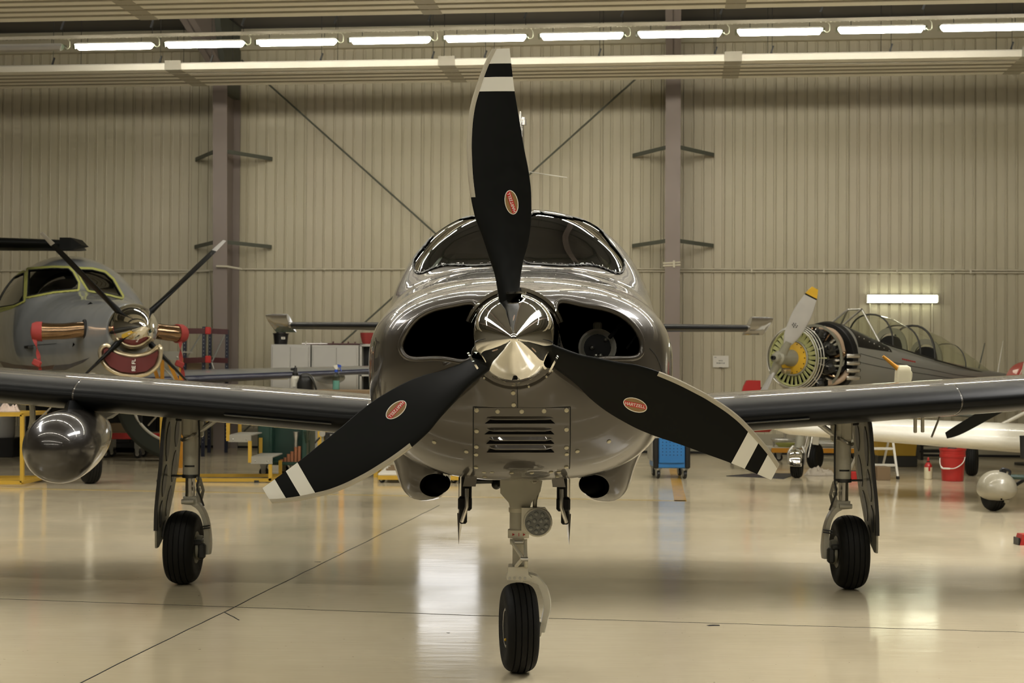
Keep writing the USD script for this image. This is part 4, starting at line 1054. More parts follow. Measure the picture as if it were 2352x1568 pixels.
for w, f in zip((w_r, w_l, w_s), fw):
    fr_ = obj('window_frame', rim2 ^ (frustum(w.buffer(6.5, join_style=1), 14.5, 20.2, PT) - f), M['primer'], PT, smooth=40)
    obj('window_gasket', (mf(fus2(-.009)) - mf(fus2(.002))) ^ (frustum(w.buffer(1.6, join_style=1), 14.5, 20.2, PT) - frustum(w.buffer(-.6), 14.5, 20.2, PT)), M['seam'], fr_, smooth=40)
    obj('window_pane', thin2 ^ f, M['glass'], fr_, smooth=40)
def patch(name, poly, m, lift=.003):
    return obj(name, (mf(fus2(-lift)) - mf(fus2(.004))) ^ frustum(poly, 14.5, 20.0, PT), m, PT, smooth=40)
patch('primer_edge', Polygon([(-60, 716), (0, 707), (31, 702), (38, 700), (30, 708), (0, 717), (-60, 728)]), M['primer'])
patch('maroon_stripe', Polygon([(-60, 826), (0, 829), (30, 837), (95, 842), (125, 838), (120, 848), (60, 852), (-60, 852)]), M['maroon'])
patch('navy_stripe', Polygon([(118, 850), (126, 839), (160, 836), (206, 821), (190, 833), (150, 850)]), M['pcnavy'])
patch('vent', Polygon([(200, 699), (208, 693), (213, 697)]), M['void'])
patch('vent', Polygon([(166, 797), (168, 786), (172, 791)]), M['void'])
obj('panel_seam', [(mf(fus2(-.002)) - mf(fus2(.004))) ^ frustum(Polygon([(55, 794), (130, 788), (130, 789.4), (55, 795.4)]), 14.5, 20, PT)], M['seam'], PT, smooth=40)
obj('cabin_bulkhead', [fus2(.03, 4.9, 4.94, 2, 60), box((0, 3.6, 1.45), (1.5, 2.4, .03)), hull([(x, y, z) for x, z in ((-.6, 1.9), (.6, 1.9), (.5, 2.06), (-.5, 2.06)) for y in (2.75, 3.0)])], M['blackmetal'], PT)
for s in (-1, 1): obj('pilot_seat', [box((s * .36, 4.1, 1.9), (.45, .12, .7), rx=-10, bev=.04), box((s * .36, 4.15, 2.28), (.25, .09, .16), bev=.03)], M['interior'], PT)
HB = A([0, 0, 1.636])
sp = obj('spinner', lathe([(.20, .01), (.20, .232), (.14, .246), (.0, .247), (-.12, .228), (-.25, .19), (-.38, .138), (-.47, .09), (-.53, .045), (-.548, .012), (-.55, .001)], HB, (0, 1, 0), 64), M['chrome'], PT, smooth=50)
obj('spinner_band', lathe([(.155, .2475), (.16, .2485), (.165, .2475)], HB, (0, 1, 0), 64, closed=True), M['seam'], sp)
for k in range(4):
    ang = math.radians((45, 135, 225, 315)[k])
    R = []
    for r in np.linspace(.2, 1.335, 22):
        f = (r - .2) / 1.135
        ch = float(PCH([0, .12, .35, .7, 1], [.09, .11, .18, .17, .09])(f)); tk = float(PCH([0, .15, .5, 1], [.075, .05, .022, .008])(f))
        be = math.radians(float(PCH([0, .4, 1], [88, 83, 77])(f)))
        th_ = np.linspace(0, 2 * PI, 18, endpoint=False)
        a, b = ch / 2 * np.cos(th_), tk / 2 * np.sin(th_)
        t, y = a * math.cos(be) - b * math.sin(be), a * math.sin(be) + b * math.cos(be)
        R.append(np.c_[r * math.cos(ang) - t * math.sin(ang), y, 1.636 + r * math.sin(ang) + t * math.cos(ang)])
    b = obj('propeller_blade', loft(R[:19]), M['boot'], PT, smooth=50)
    obj('pale_tip', loft(R[18:]), M['bladegrey'], b, smooth=50)
# exhaust stacks
for s, l0, l1 in ((-1, .28, .83), (1, .28, .70)):
    ctr = curve([(s * l0, .95, 1.63), (s * (l0 + .12), .95, 1.625), (s * (l0 + .3), .96, 1.605), (s * l1, 1.0, 1.60)], 16)
    e_ = obj('exhaust_stack', tube(ctr, np.interp(np.linspace(0, 1, 16), [0, .25, .7, 1], [.086, .086, .088, .098]), 24), M['bronze'], PT, smooth=50)
    obj('stack_collar', lathe([(-.03, .10), (.0, .112), (.015, .105)], ctr[0] + A([s * .07, 0, 0]), (s, 0, 0), 28), M['seam'], e_)
    base = PT.world(ctr[-1])[0]; dirw = PT.world(ctr[-1])[0] - PT.world(ctr[-2])[0]; dirw /= np.linalg.norm(dirw)
    cv = thing('exhaust_cover', 'red cloth cover with hanging ribbon on the ' + ('left-hand exhaust stack of the grey turboprop' if s < 0 else 'right-hand exhaust stack of the grey turboprop'), 'exhaust cover', base)
    obj('cap', lathe([(-.045, .096), (-.045, .106), (.02, .106), (.06, .088), (.075, .03), (.075, .001)], base, dirw, 28), M['redcloth'], cv, smooth=50)
    rb = curve([base + A([.02 * s, -.06, -.08]), base + A([.03, -.08, -.25]), base + A([.05, -.07, -.42]), base + A([.045 + .03 * s, -.08, -.62])], 20)
    obj('ribbon', loft([[p + A([-.022 * math.cos(i * .5), -.012 * math.sin(i * .5), 0]), p + A([.022 * math.cos(i * .5), .012 * math.sin(i * .5), 0]), p + A([.022 * math.cos(i * .5), .012 * math.sin(i * .5) + .004, 0]), p + A([-.022 * math.cos(i * .5), -.012 * math.sin(i * .5) + .004, 0])] for i, p in enumerate(rb)]), M['redcloth'], cv)
    obj('ribbon_knot', [box(base + A([.02, -.09, -.34]), (.10, .03, .07), ry=25, bev=.012)], M['redcloth'], cv)
# chin intake with its red plug
def on2(pxs, Y): return PT.local([P(x, y, Y) for x, y in pxs])
lip_px = [(233, 800), (233, 822), (248, 844), (275, 858), (306, 862), (338, 857), (359, 841), (368, 815), (366, 796), (352, 806), (330, 815), (306, 818), (282, 814), (258, 803), (246, 793)]
lip = curve(on2(lip_px, 15.72), 60, closed=True)
q_ = obj('intake_lip', tube(lip, .026, 14, closed=True), M['champagne'], PT, smooth=60)
obj('intake_duct', frustum(Polygon(lip_px).buffer(6), 15.75, 16.9, PT), M['champagne'], q_, smooth=40)
pl = thing('intake_plug', 'dark red padded plug in the chin intake below the polished spinner', 'intake plug', P(306, 860, 15.72))
obj('pad', frustum(Polygon(lip_px).buffer(-5), 15.66, 15.75), M['plugred'], pl, smooth=30)
tc_ = P(307, 838, 15.645)
obj('lettering', text('RE FL', .035, tc_, (0, 0, 1), (-1, 0, 0), .004, True), M['decalwhite'], pl, smooth=False)
# left wing (to the right in the picture)
R = []
for l in np.linspace(.3, 4.45, 16):
    c = 1.85 - .24 * l
    R.append([(l, 4.35 + a * c - .11 * (l - .8), 1.06 + .05 * (l - 1.5) + b * c) for a, b in list(zip(xa, up))[::-1] + list(zip(xa, lo))[1:]])
w2 = obj('wing', loft(R), M['pcgrey'], PT, smooth=45)
R = []
for l in np.linspace(.9, 4.42, 16):
    c = 1.85 - .24 * l
    s_ = [(a, b) for a, b in list(zip(xa, up))[::-1] if a < .035] + [(a, b) for a, b in list(zip(xa, lo))[1:] if a < .10]
    R.append([(l, 4.345 + a * c - .11 * (l - .8), 1.06 + .05 * (l - 1.5) + b * c * 1.03) for a, b in s_])
obj('leading_edge_boot', loft(R), M['pcnavy'], w2, smooth=60)
for l in (2.0, 3.75):
    obj('flap_fairing', trimesh.Trimesh(trimesh.creation.icosphere(3).vertices * [.15, .55, .10] + [l, 4.95, .98 + .05 * (l - 1.5)], trimesh.creation.icosphere(3).faces, process=False), M['pcgrey'], w2, smooth=True)
for px, py in ((640, 868),):
    p = PT.local(P(px, py, 20.86))[0]
    obj('wing_lamp', box(p, (.26, .05, .04), bev=.01), M['offwhite'], w2)
# nose gear
gp = G(207, 1110); gl = PT.local(gp)[0]
lg = obj('nose_gear_leg', [cyl((gl[0], gl[1], .30), (gl[0] + .05, gl[1] + .2, 1.15), .045), box((gl[0], gl[1], .34), (.22, .07, .05), bev=.01)], M['gear'], PT)
wheel('nose_tyre', A([gl[0], gl[1], .215]), .217, .17, 4, lg, 1, .09)
obj('gear_fork', [tube([(gl[0] + s * .10, gl[1], .21), (gl[0] + s * .09, gl[1], .34)], .02, 8) for s in (-1, 1)], M['gear'], lg, kind='stuff')
p = PT.local(P(209, 963, 15.5))[0]
obj('taxi_lamp', [lathe([(0, .001), (0, .042), (.05, .045), (.06, .02)], p, (0, 1, 0), 24)], M['gearlt'], lg)
obj('gear_door', hull(list(PT.local([P(221, 1005, 15.9), P(231, 1015, 15.9), P(232, 1080, 15.9), P(226, 1082, 15.9), P(221, 1005, 16.0), P(231, 1015, 16.0), P(232, 1080, 16.0)]))), M['gearlt'], lg, smooth=20)
obj('torque_arm', [tube(PT.local([P(195, 985, 15.8), P(212, 1030, 15.85)]), .02, 8), tube(PT.local([P(244, 930, 15.9), P(222, 990, 15.9)]), .008, 6)], M['gear'], lg, kind='stuff')
p0, p1 = PT.local(P(63, 1002, 15.6))[0], PT.local(P(80, 930, 15.6))[0]

# ================================================================== the T-tail behind it
tt = P(-92, 556, 19.0)
TT = thing('t_tail_airplane', 'dark T-tailed airplane at the left edge, only its black-edged tailplane showing above the turboprop', 'airplane', (tt[0], tt[1], 0))
tz = tt[2]
sx, su, sl = naca(.17, 0, .4, 24)
def stab(sel, k=1.0, x1=1.44):
    R = []
    for x in np.linspace(-1.75, x1, 15):
        c = .95 - .18 * abs(x)
        pts = [(a, b) for a, b in list(zip(sx, su))[::-1] + list(zip(sx, sl))[1:] if a <= sel]
        R.append([(tt[0] + x, tt[1] - .25 + a * c + .06 * abs(x), tz - .015 * x + b * c * k - .03 * a) for a, b in pts])
    return loft(R)
s_ = obj('tailplane', stab(1.0), M['darkmetal'], TT, smooth=40)
obj('black_boot', stab(.14, 1.06, 1.40), M['black'], s_, smooth=50)
for s in (-1, 1):
    obj('tip_balance', hull([(tt[0] + s * x, tt[1] - .25 + y, tz - .015 * s * 1.6 + z) for x, y, z in ((1.32, .0, .07), (1.46, .0, .07), (1.32, .5, .08), (1.46, .5, .08), (1.32, .0, -.08), (1.48, .0, -.08), (1.56, .1, -.01), (1.56, .45, -.01), (1.32, .6, -.04))]), M['black'], s_, smooth=20)
obj('fin', loft([[(tt[0] + b * c, tt[1] + y0 + a * c, z) for a, b in list(zip(fx, fu))[::-1] + list(zip(fx, fl))[1:]] for z, y0, c in ((1.2, -.75, 1.3), (tz, -.3, .9))]), M['darkmetal'], TT, smooth=45)
R = []
for y, hw, zc, hh in ((.5, .05, 1.25, .06), (0, .12, 1.22, .14), (-1.5, .26, 1.15, .28), (-3, .46, 1.12, .50), (-4.5, .55, 1.15, .6), (-5.6, .5, 1.1, .45), (-6.3, .3, 1.05, .28), (-6.6, .08, 1.03, .08)):
    R.append(np.c_[tt[0] + hw * np.cos(th), np.full(64, tt[1] + y), zc + hh * np.sin(th)])
obj('fuselage', loft(R), M['darkmetal'], TT, smooth=60)
for dx, dy in ((0, -5.9), (-.9, -3.4), (.45, -3.4)):
    l_ = obj('gear_leg', tube([(tt[0] + dx * .4, tt[1] + dy, .85), (tt[0] + dx, tt[1] + dy, .2)], .03, 8), M['bare'], TT)
    wheel('tyre', A([tt[0] + dx, tt[1] + dy, .179]), .18, .12, 0, l_, 1, .08)
# ================================================================== the grey radial-engined trainer on the right
rc = P(1822, 822, 17.7)
RT = thing('radial_engine_airplane', 'matt grey tandem trainer with its radial engine uncovered, yellow hub disc and framed canopy', 'airplane', (rc[0], rc[1], 0), -46, origin=(0, 0, 0))
EZ = rc[2]
def aft(v):
    v = v.copy(); k = np.clip((v[:, 1] - .60) / .1, 0, 1)
    v[:, 2] += k * (.02 + .015 * np.clip(v[:, 1] - .66, 0, 4)); v[:, 1] = np.where(v[:, 1] > .6, .6 + (v[:, 1] - .6) * 1.05 + .04 * k, v[:, 1])
    return v
RT.warp = aft
E = lambda r, a, y: (r * math.cos(a), y, EZ + r * math.sin(a))
dsk = obj('engine_disc', lathe([(.02, .001), (-.035, .03), (-.03, .12), (-.01, .185), (.01, .195), (.02, .195), (.03, .001)][0:], (0, 0, EZ), (0, 1, 0), 48), M['engyellow'], RT, smooth=30)
obj('disc_rim', lathe([(-.012, .19), (-.02, .20), (-.012, .21), (.01, .21), (.01, .19)], (0, 0, EZ), (0, 1, 0), 48, closed=True), M['enggrey'], dsk)
for k in range(16): obj('disc_bolt', ball(E(.172, 2 * PI * k / 16, -.02), .007, 1), M['seam'], dsk)
sh_ = obj('shutter_back', lathe([(.03, .19), (.03, .325), (.05, .325), (.05, .19)], (0, 0, EZ), (0, 1, 0), 48, closed=True), M['void'], RT, smooth=20)
for k in range(30):
    a = 2 * PI * k / 30
    m = box((0, 0, 0), (.105, .006, .044), bev=.0)
    m.apply_transform(trimesh.transformations.rotation_matrix(math.radians(28), [1, 0, 0]))
    m.apply_transform(trimesh.transformations.rotation_matrix(-a, [0, 1, 0])); m.apply_translation(E(.262, a, .012))
    obj('shutter', m, M['cowlgreen'], sh_, smooth=False)
obj('shutter_rim', lathe([(-.005, .315), (-.02, .325), (-.005, .335), (.03, .335), (.03, .315)], (0, 0, EZ), (0, 1, 0), 56, closed=True), M['cowlgreen'], RT)
for k, (r, y) in enumerate(((.345, -.035), (.360, -.01), (.374, .02), (.386, .06))):
    obj('cooler_ring', tube([E(r, t, y) for t in np.linspace(0, 2 * PI, 64, endpoint=False)], .0075, 8, closed=True), M['bare'], RT)
for a in (.0, 2.0, 3.3, 4.5):
    obj('ring_bracket', tube([E(.31, a, -.005), E(.40, a, .09)], .008, 6), M['cowlgreen'], RT)
gcz = obj('gearcase', lathe([(.0, .10), (-.08, .095), (-.13, .075), (-.20, .070), (-.22, .082), (-.29, .082), (-.31, .06), (-.36, .05), (-.37, .02), (-.37, .001)], (0, 0, EZ), (0, 1, 0), 32), M['enggrey'], RT, smooth=30)
obj('hub_port', lathe([(0, .024), (-.05, .024), (-.05, .014), (-.02, .014)], (.0, -.36, EZ), (0, 1, 0), 20), M['seam'], gcz)
obj('governor', [cyl((-.02, -.06, EZ - .15), (-.02, -.16, EZ - .15), .034), cyl((-.02, -.16, EZ - .15), (-.02, -.18, EZ - .15), .022)], M['champagne'], gcz)
PA_ = math.radians(59)
for k in range(2):
    ang = PA_ + k * PI
    sh = obj('blade_shank', tube([E(.05, ang, -.25), E(.14, ang, -.25), E(.22, ang, -.25)], [.055, .047, .042], 18), M['enggrey'], RT)
    R = []
    for r in np.linspace(.17, .92, 20):
        f = (r - .17) / .75
        ch = float(PCH([0, .2, .5, .85, 1], [.08, .185, .215, .15, .08])(f)); tk = float(PCH([0, .2, 1], [.06, .035, .01])(f)); be = math.radians(float(PCH([0, 1], [46, 22])(f)))
        t_ = np.linspace(0, 2 * PI, 20, endpoint=False)
        a, b = ch / 2 * np.cos(t_), tk / 2 * np.sin(t_)
        t, y = a * math.cos(be) - b * math.sin(be), -(a * math.sin(be) + b * math.cos(be))
        R.append(np.c_[r * math.cos(ang) - t * math.sin(ang), -.25 + y, EZ + r * math.sin(ang) + t * math.cos(ang)])
    bl = obj('propeller_blade', loft(R[:17]), M['bladegrey'], RT, smooth=50)
    obj('black_band', loft([R[16], R[16] * .55 + R[17] * .45]), M['black'], bl, smooth=50)
    obj('yellow_tip', loft([R[16] * .55 + R[17] * .45] + R[17:]), M['engyellow'], bl, smooth=50)
    if k == 0:
        f = lambda r, t: A([r * math.cos(ang) - t * math.sin(ang), 0, EZ + r * math.sin(ang) + t * math.cos(ang)])
        mk = []
        for (r, t, w) in ((.435, .0, .012), (.425, .022, .01), (.445, .018, .008), (.42, -.02, .01), (.44, -.022, .008), (.41, .004, .012), (.455, 0, .006)):
            mk.append(box(f(r, t) + A([0, -.282 - t * .75, 0]), (.022, .004, w), ry=20 + 900 * t, rz=-38))
        obj('blade_emblem', mk, M['ink'], bl, smooth=False, kind='stuff')
for k in range(9):
    a = 2 * PI * (k + .5) / 9
    d = A([math.cos(a), 0, math.sin(a)])
    pr = [(0, .06)]
    for q in range(7): pr += [(.02 + q * .026, .062), (.02 + q * .026, .085), (.032 + q * .026, .085), (.032 + q * .026, .062)]
    pr += [(.2, .06), (.235, .05), (.24, .001)]
    c_ = obj('cylinder', lathe(pr, A([0, .27, EZ]) + d * .14, d, 16), M['darkmetal'], RT, smooth=20)
    obj('rocker_box', [box(A([0, .27, EZ]) + d * .36 + A([0, s * .05, 0]), (.05, .05, .05), bev=.012) for s in (-1, 1)], M['blackmetal'], c_, kind='stuff')
    obj('pushrod_tube', tube([E(.12, a + .15, .14), E(.36, a + .06, .22)], .009, 6), M['bare'], c_)
obj('crankcase', lathe([(.03, .15), (.1, .17), (.42, .17), (.6, .2)], (0, 0, EZ), (0, 1, 0), 24), M['enggrey'], RT)
obj('baffle_ring', lathe([(.40, .375), (.40, .405), (.408, .405), (.408, .375)], (0, 0, EZ), (0, 1, 0), 48, closed=True), M['enggrey'], RT, smooth=20)
for q in range(14):
    a0 = -.9 + q * .19
    y0 = .44 + .02 * (q % 3)
    obj('engine_pipe', tube(curve([E(.22 + .02 * (q % 4), a0, y0 - .1), E(.36 + .02 * (q % 2), a0 + .1, y0), E(.33, a0 + .25, y0 + .1), E(.25, a0 + .2, y0 + .16)], 12), .012 + .004 * (q % 3), 8), (M['steel'], M['bronze'], M['blackmetal'], M['enggrey'])[q % 4], RT)
obj('wrapped_pipe', tube(curve([E(.36, 1.35, .42), E(.40, .95, .44), E(.39, .5, .47), E(.36, .2, .5), E(.30, .05, .55)], 18), .028, 12), M['pinkpipe'], RT)
obj('wrapped_pipe', tube(curve([E(.36, -.95, .40), E(.40, -.75, .46), E(.41, -.55, .52), E(.37, -.45, .6)], 14), .032, 12), M['pinkpipe'], RT)
for k in range(4):
    z = EZ + .03 - k * .085
    e_ = obj('exhaust_stub', tube([(.37, .54, z), (.42, .59, z - .004), (.45, .655, z - .01)], .027, 14), M['steel'], RT)
    obj('stub_mouth', lathe([(0, .001), (0, .022), (.004, .022)], (.4505, .657, z - .0101), (.28, .95, -.05), 14), M['void'], e_)
fw_ = obj('firewall', lathe([(.60, .30), (.60, .425), (.615, .435), (.66, .435), (.67, .42), (.67, .001)], (0, 0, EZ), (0, 1, 0), 56), M['blackmetal'], RT, smooth=30)
SR = [(.66, .425, 1.79, .93, 1.36), (1.1, .42, 1.66, .88, 1.30), (1.6, .41, 1.53, .86, 1.24), (2.2, .39, 1.43, .86, 1.18), (3.0, .33, 1.31, .87, 1.10), (4.0, .23, 1.20, .90, 1.05), (5.0, .12, 1.10, .93, 1.02), (5.5, .04, 1.06, .97, 1.01)]
def ringR(y, d=0, n=56):
    q = [float(PCH([r[0] for r in SR], [r[k] for r in SR])(y)) for k in range(1, 5)]
    t = np.linspace(0, 2 * PI, n, endpoint=False); c, s = np.cos(t), np.sin(t)
    e = np.where(s > 0, 2.6, 2.2)
    return np.c_[(q[0] + d) * np.sign(c) * abs(c) ** (2 / e), np.full(n, y), q[3] + np.where(s > 0, q[1] - q[3] + d, q[3] - q[2] + d) * np.sign(s) * abs(s) ** (2 / e)]
ff = obj('fuselage', loft([ringR(y) for y in np.linspace(.66, 5.5, 40)]), M['yakgrey'], RT, smooth=40)
def topR(y): return float(PCH([r[0] for r in SR], [r[2] for r in SR])(y))
def upper(y, d, a0, n=26):
    r = ringR(y, d, 160); k = [p for p in r if p[2] > a0]
    k.sort(key=lambda p: p[0]); k = A(k)
    return k[np.linspace(0, len(k) - 1, n).astype(int)]
obj('anti_glare_panel', skin([upper(y, .004, topR(y) - h) for y, h in ((.68, .30), (.9, .26), (1.15, .20), (1.42, .15))], [upper(y, -.004, topR(y) - h) for y, h in ((.68, .30), (.9, .26), (1.15, .20), (1.42, .15))]), M['blackmetal'], ff, smooth=40)
for y in np.linspace(.75, 1.35, 7):
    obj('panel_rivet', ball(upper(y, .005, topR(y) - .15)[-1], .007, 1), M['bare'], ff)
obj('side_seam', [loft([[A([ringR(y, .0015, 160)[k][0], y, ringR(y, .0015, 160)[k][2]]) + A([0, 0, dz]) + A([dx, 0, 0]) for dz, dx in ((-.003, 0), (.003, 0), (.003, -.006), (-.003, -.006))] for y in np.linspace(.7, 4.5, 24)]) for k in (2, 158)], M['seam'], ff, smooth=False, kind='stuff')
p_ = ringR(1.72, .002, 160)[6]
obj('side_lettering', text('RESCUE', .024, p_ + A([0, 0, .02]), (-.05, .985, -.16), (-.25, .15, .95), .001), M['redmark'], ff, smooth=False) if False else obj('side_lettering', [box(ringR(1.62 + .045 * i, .003, 160)[7] + A([0, 0, .0]), (.004, .03, .016), rx=-13) for i in range(7)], M['redmark'], ff, smooth=False, kind='stuff')
# canopy
def hoop(y, w, h, z0=None, n=17, e=2.3):
    z0 = topR(y) - .05 if z0 is None else z0
    t = np.linspace(0, PI, n)
    return np.c_[w * np.sign(np.cos(t)) * abs(np.cos(t)) ** (2 / e), np.full(n, y), z0 + h * np.sin(t) ** (2 / e)]
def glass(hs, name='canopy_glass'):
    inner = [h * [.985, 1, 1] - [0, 0, .004] for h in hs]
    return obj(name, skin(hs, inner), M['perspex'], RT, smooth=50)
# windscreen: flat panes raked up to a silver frame
a0, b0 = hoop(.78, .25, .02, 1.72), hoop(1.20, .30, .40, 1.57, e=3)
wt = [A([s * .10, 1.20, 1.955]) for s in (1, -1)]; wb = [A([s * .10, .80, 1.75]) for s in (1, -1)]; ws = [A([s * .335, 1.22, 1.56]) for s in (1, -1)]; wf_ = [A([s * .27, .98, 1.66]) for s in (1, -1)]
for k in range(2):
    for a, b in ((wt[k], wb[k]), (wt[k], ws[k])): obj('windscreen_frame', tube([a, b], .013, 8), M['bare'], RT)
    pts = [wt[k], wb[k], wf_[k], ws[k]]
    obj('windscreen_pane', hull([q + A([d, 0, 0]) for q in pts for d in (0, .004 * (1 if k else -1))]), M['perspex'], RT, smooth=False)
obj('windscreen_frame', tube([wt[0], wt[1]], .013, 8), M['bare'], RT)
obj('windscreen_frame', tube([wb[0], wb[1]], .010, 8), M['bare'], RT)
obj('windscreen_pane', hull([q + A([0, d, 0]) for q in wt + wb for d in (0, .004)]), M['perspex'], RT, smooth=False)
def fhoop(y, w, h, z0, r=.011): 
    obj('canopy_frame', tube(hoop(y, w, h, z0), r, 8), M['darkmetal'], RT); return hoop(y, w, h, z0)
h1 = fhoop(1.52, .33, .40, 1.50); h2 = fhoop(2.12, .33, .38, 1.39)
glass([h1, hoop(1.8, .335, .42, 1.45), h2])
for s in (1, -1): obj('canopy_rail', tube([(s * .335, 1.30, 1.545), (s * .335, 1.52, 1.50), (s * .335, 2.12, 1.39), (s * .33, 2.7, 1.29)], .009, 6), M['darkmetal'], RT)
h3 = fhoop(2.45, .33, .44, 1.33, .014)
g_ = glass([h3, hoop(2.9, .32, .40, 1.26), hoop(3.4, .27, .30, 1.19), hoop(3.9, .20, .16, 1.14), hoop(4.25, .10, .05, 1.12)])
obj('canopy_frame', tube(hoop(3.25, .287, .33, 1.21), .007, 6), M['darkmetal'], RT)
obj('canopy_frame', tube([(.33, 2.45, 1.33), (.31, 3.0, 1.25), (.20, 3.9, 1.14), (.1, 4.25, 1.12)], .010, 6), M['darkmetal'], RT)
for y, z in ((1.95, 1.44), (2.75, 1.30)):
    o_, i_ = hoop(y, .24, .30, z), hoop(y, .18, .23, z)
    sb = obj('seat_hoop', skin([o_, o_ + [0, .03, 0]], [i_, i_ + [0, .03, 0]]), M['enggrey'], RT, smooth=20)
    obj('seat_back', loft([hoop(y + d, .19, .24, z - .04) for d in (.005, .04)]), M['blackmetal'], sb, smooth=20)
obj('whip_mast', tube([(.0, 4.05, 1.18), (.02, 4.18, 1.55)], [.012, .006], 8), M['steelgreen'], RT)
obj('whip_aerial', tube([(.0, 4.55, 1.13), (.02, 4.66, 1.58)], [.011, .004], 8), M['offwhite'], RT)
obj('lower_wing', hull([(.2, 1.5, .74), (.2, 3.0, .74), (.2, 2.0, .86), (1.6, 1.75, .79), (1.6, 2.7, .79), (1.6, 2.0, .86), (.2, 1.9, .66), (1.6, 2.0, .73)]), M['yakgrey'], RT, smooth=40)
obj('flap_rod', tube([(.9, 1.6, .70), (1.5, 1.62, .66)], .02, 8), M['steelgreen'], RT)
obj('tail_fin', hull([(x, y, z) for x in (-.02, .02) for y, z in ((5.2, 1.06), (5.48, 1.04), (5.4, 1.45), (5.5, 1.45))]), M['yakgrey'], RT, smooth=20)
RT.warp = None
# undercarriage
def leg(px, py, R_, yaw, top):
    g = G(px, py); q = RT.local(g)[0]
    return A([q[0], q[1], R_ - .002]), q
c, q = leg(1830, 1097, .155, 0, 1)
nl = obj('nose_leg', [cyl((c[0], c[1] + .03, .34), (c[0] + .02, c[1] + .12, .95), .04), lathe([(0, .055), (.10, .055), (.12, .045)], (c[0], c[1] + .05, .36), (0, .1, 1), 18)], M['enggrey'], RT)
wheel('nose_tyre', c, .155, .13, 28, nl, 1, .055)
def fender(c, R_, w, a0, a1, yaw):
    pts = []
    for t in np.linspace(a0, a1, 16):
        ring = [(x, math.cos(t) * (R_ + dr), math.sin(t) * (R_ + dr)) for x, dr in ((-w / 2, -.02), (-w / 2.6, .012), (0, .024), (w / 2.6, .012), (w / 2, -.02), (w / 2.4, -.02), (w / 2.9, .002), (0, .014), (-w / 2.9, .002), (-w / 2.4, -.02))]
        a = math.radians(yaw)
        pts.append([(c[0] + x * math.cos(a) - y * math.sin(a), c[1] + x * math.sin(a) + y * math.cos(a), c[2] + z) for x, y, z in ring])
    return loft(pts)
obj('mudguard', fender(c, .165, .15, PI * .30, PI * 1.02, 28), M['chrome'], nl, smooth=40)
a28 = math.radians(28)
obj('nose_fork', [tube(curve([c + A([s * .085 * math.cos(a28), s * .085 * math.sin(a28), 0]), c + A([s * .095 * math.cos(a28), s * .095 * math.sin(a28), .12]), c + A([s * .05 * math.cos(a28), s * .05 * math.sin(a28) + .02, .21])], 10), .016, 8) for s in (-1, 1)], M['bare'], nl, kind='stuff')
obj('hub_cap', lathe([(-.075, .05), (-.072, .03), (-.08, .02), (-.08, .001)], c, (-math.cos(a28) * -1, math.sin(a28) * -1 * -1, 0), 20), M['bare'], nl)
obj('nose_stay', [tube(RT.local([P(1858, 990, 17.8), P(1848, 1030, 17.7)]), .014, 8), tube(RT.local([P(1868, 992, 17.8), P(1856, 1050, 17.7)]), .008, 6)], M['steel'], nl, kind='stuff')
c, q = leg(1872, 1077, .165, 0, 1)
ml = obj('main_leg', [cyl((c[0] - .1, c[1], .2), (c[0] - .12, c[1], .9), .035)], M['gearlt'], RT)
wheel('main_tyre', c, .168, .12, 12, ml, 1, .06)
obj('leg_fairing', hull(list(RT.local([P(1866, 1000, 18.9), P(1882, 1000, 18.9), P(1880, 1022, 18.9), P(1866, 1020, 18.9), P(1866, 1000, 19.0), P(1882, 1000, 19.0)]))), M['gearlt'], ml, smooth=20)
c, q = leg(1990, 1086, .165, 0, 1)
ml = obj('main_leg', [cyl((c[0] - .05, c[1], .2), (c[0] - .1, c[1] , .9), .035)], M['gearlt'], RT)
wheel('main_tyre', c, .168, .12, 12, ml, 1, .06)

# ================================================================== white light airplane, right edge
WT = thing('white_light_airplane', 'white light airplane cut off by the right edge, its black propeller blade and wing showing', 'airplane', (4.55, 13.6, 0))
xw, uw, lw = naca(.185)
a, b = P(2420, 1022, 13.7), P(1780, 981, 15.1)
R = []
for t in np.linspace(0, 1, 16):
    p = a + (b - a) * t; ch = 1.45 - .45 * t; k = 1 - .0 * t
    if t > .97: k = .4
    R.append([(p[0] + x_ * 0, p[1] + x_ * ch, p[2] + z_ * ch * k + .03 * x_) for x_, z_ in list(zip(xw, uw))[::-1] + list(zip(xw, lw))[1:]])
obj('wing', loft(R), M['whitegloss'], WT, smooth=45)
hc = P(2462, 880, 12.95)
R = []
for y, hw, hh, dz in ((.0, .16, .16, 0), (.05, .30, .28, -.02), (.15, .40, .36, -.05), (.5, .46, .42, -.06), (1.2, .52, .50, -.04), (2.0, .56, .6, .02), (3.2, .54, .6, .1), (4.6, .46, .45, .15), (5.6, .3, .3, .2), (6.4, .1, .1, .22)):
    t = np.linspace(0, 2 * PI, 48, endpoint=False); c_, s_ = np.cos(t), np.sin(t)
    R.append(np.c_[hw * np.sign(c_) * abs(c_) ** .8, np.full(48, .12 + y), dz + hh * np.sign(s_) * abs(s_) ** .8])
WYAW = math.radians(-23)
wrot = lambda v: np.c_[v[:, 0] * math.cos(WYAW) - v[:, 1] * math.sin(WYAW), v[:, 0] * math.sin(WYAW) + v[:, 1] * math.cos(WYAW), v[:, 2]] + hc
obj('fuselage', loft([wrot(r) for r in R]), M['whitegloss'], WT, smooth=50)
obj('spinner', lathe([(.12, .15), (0, .145), (-.1, .11), (-.2, .05), (-.23, .001)], hc, (-math.sin(WYAW), math.cos(WYAW), 0), 32), M['whitegloss'], WT, smooth=50)
tip = P(2173, 1000, 12.95)
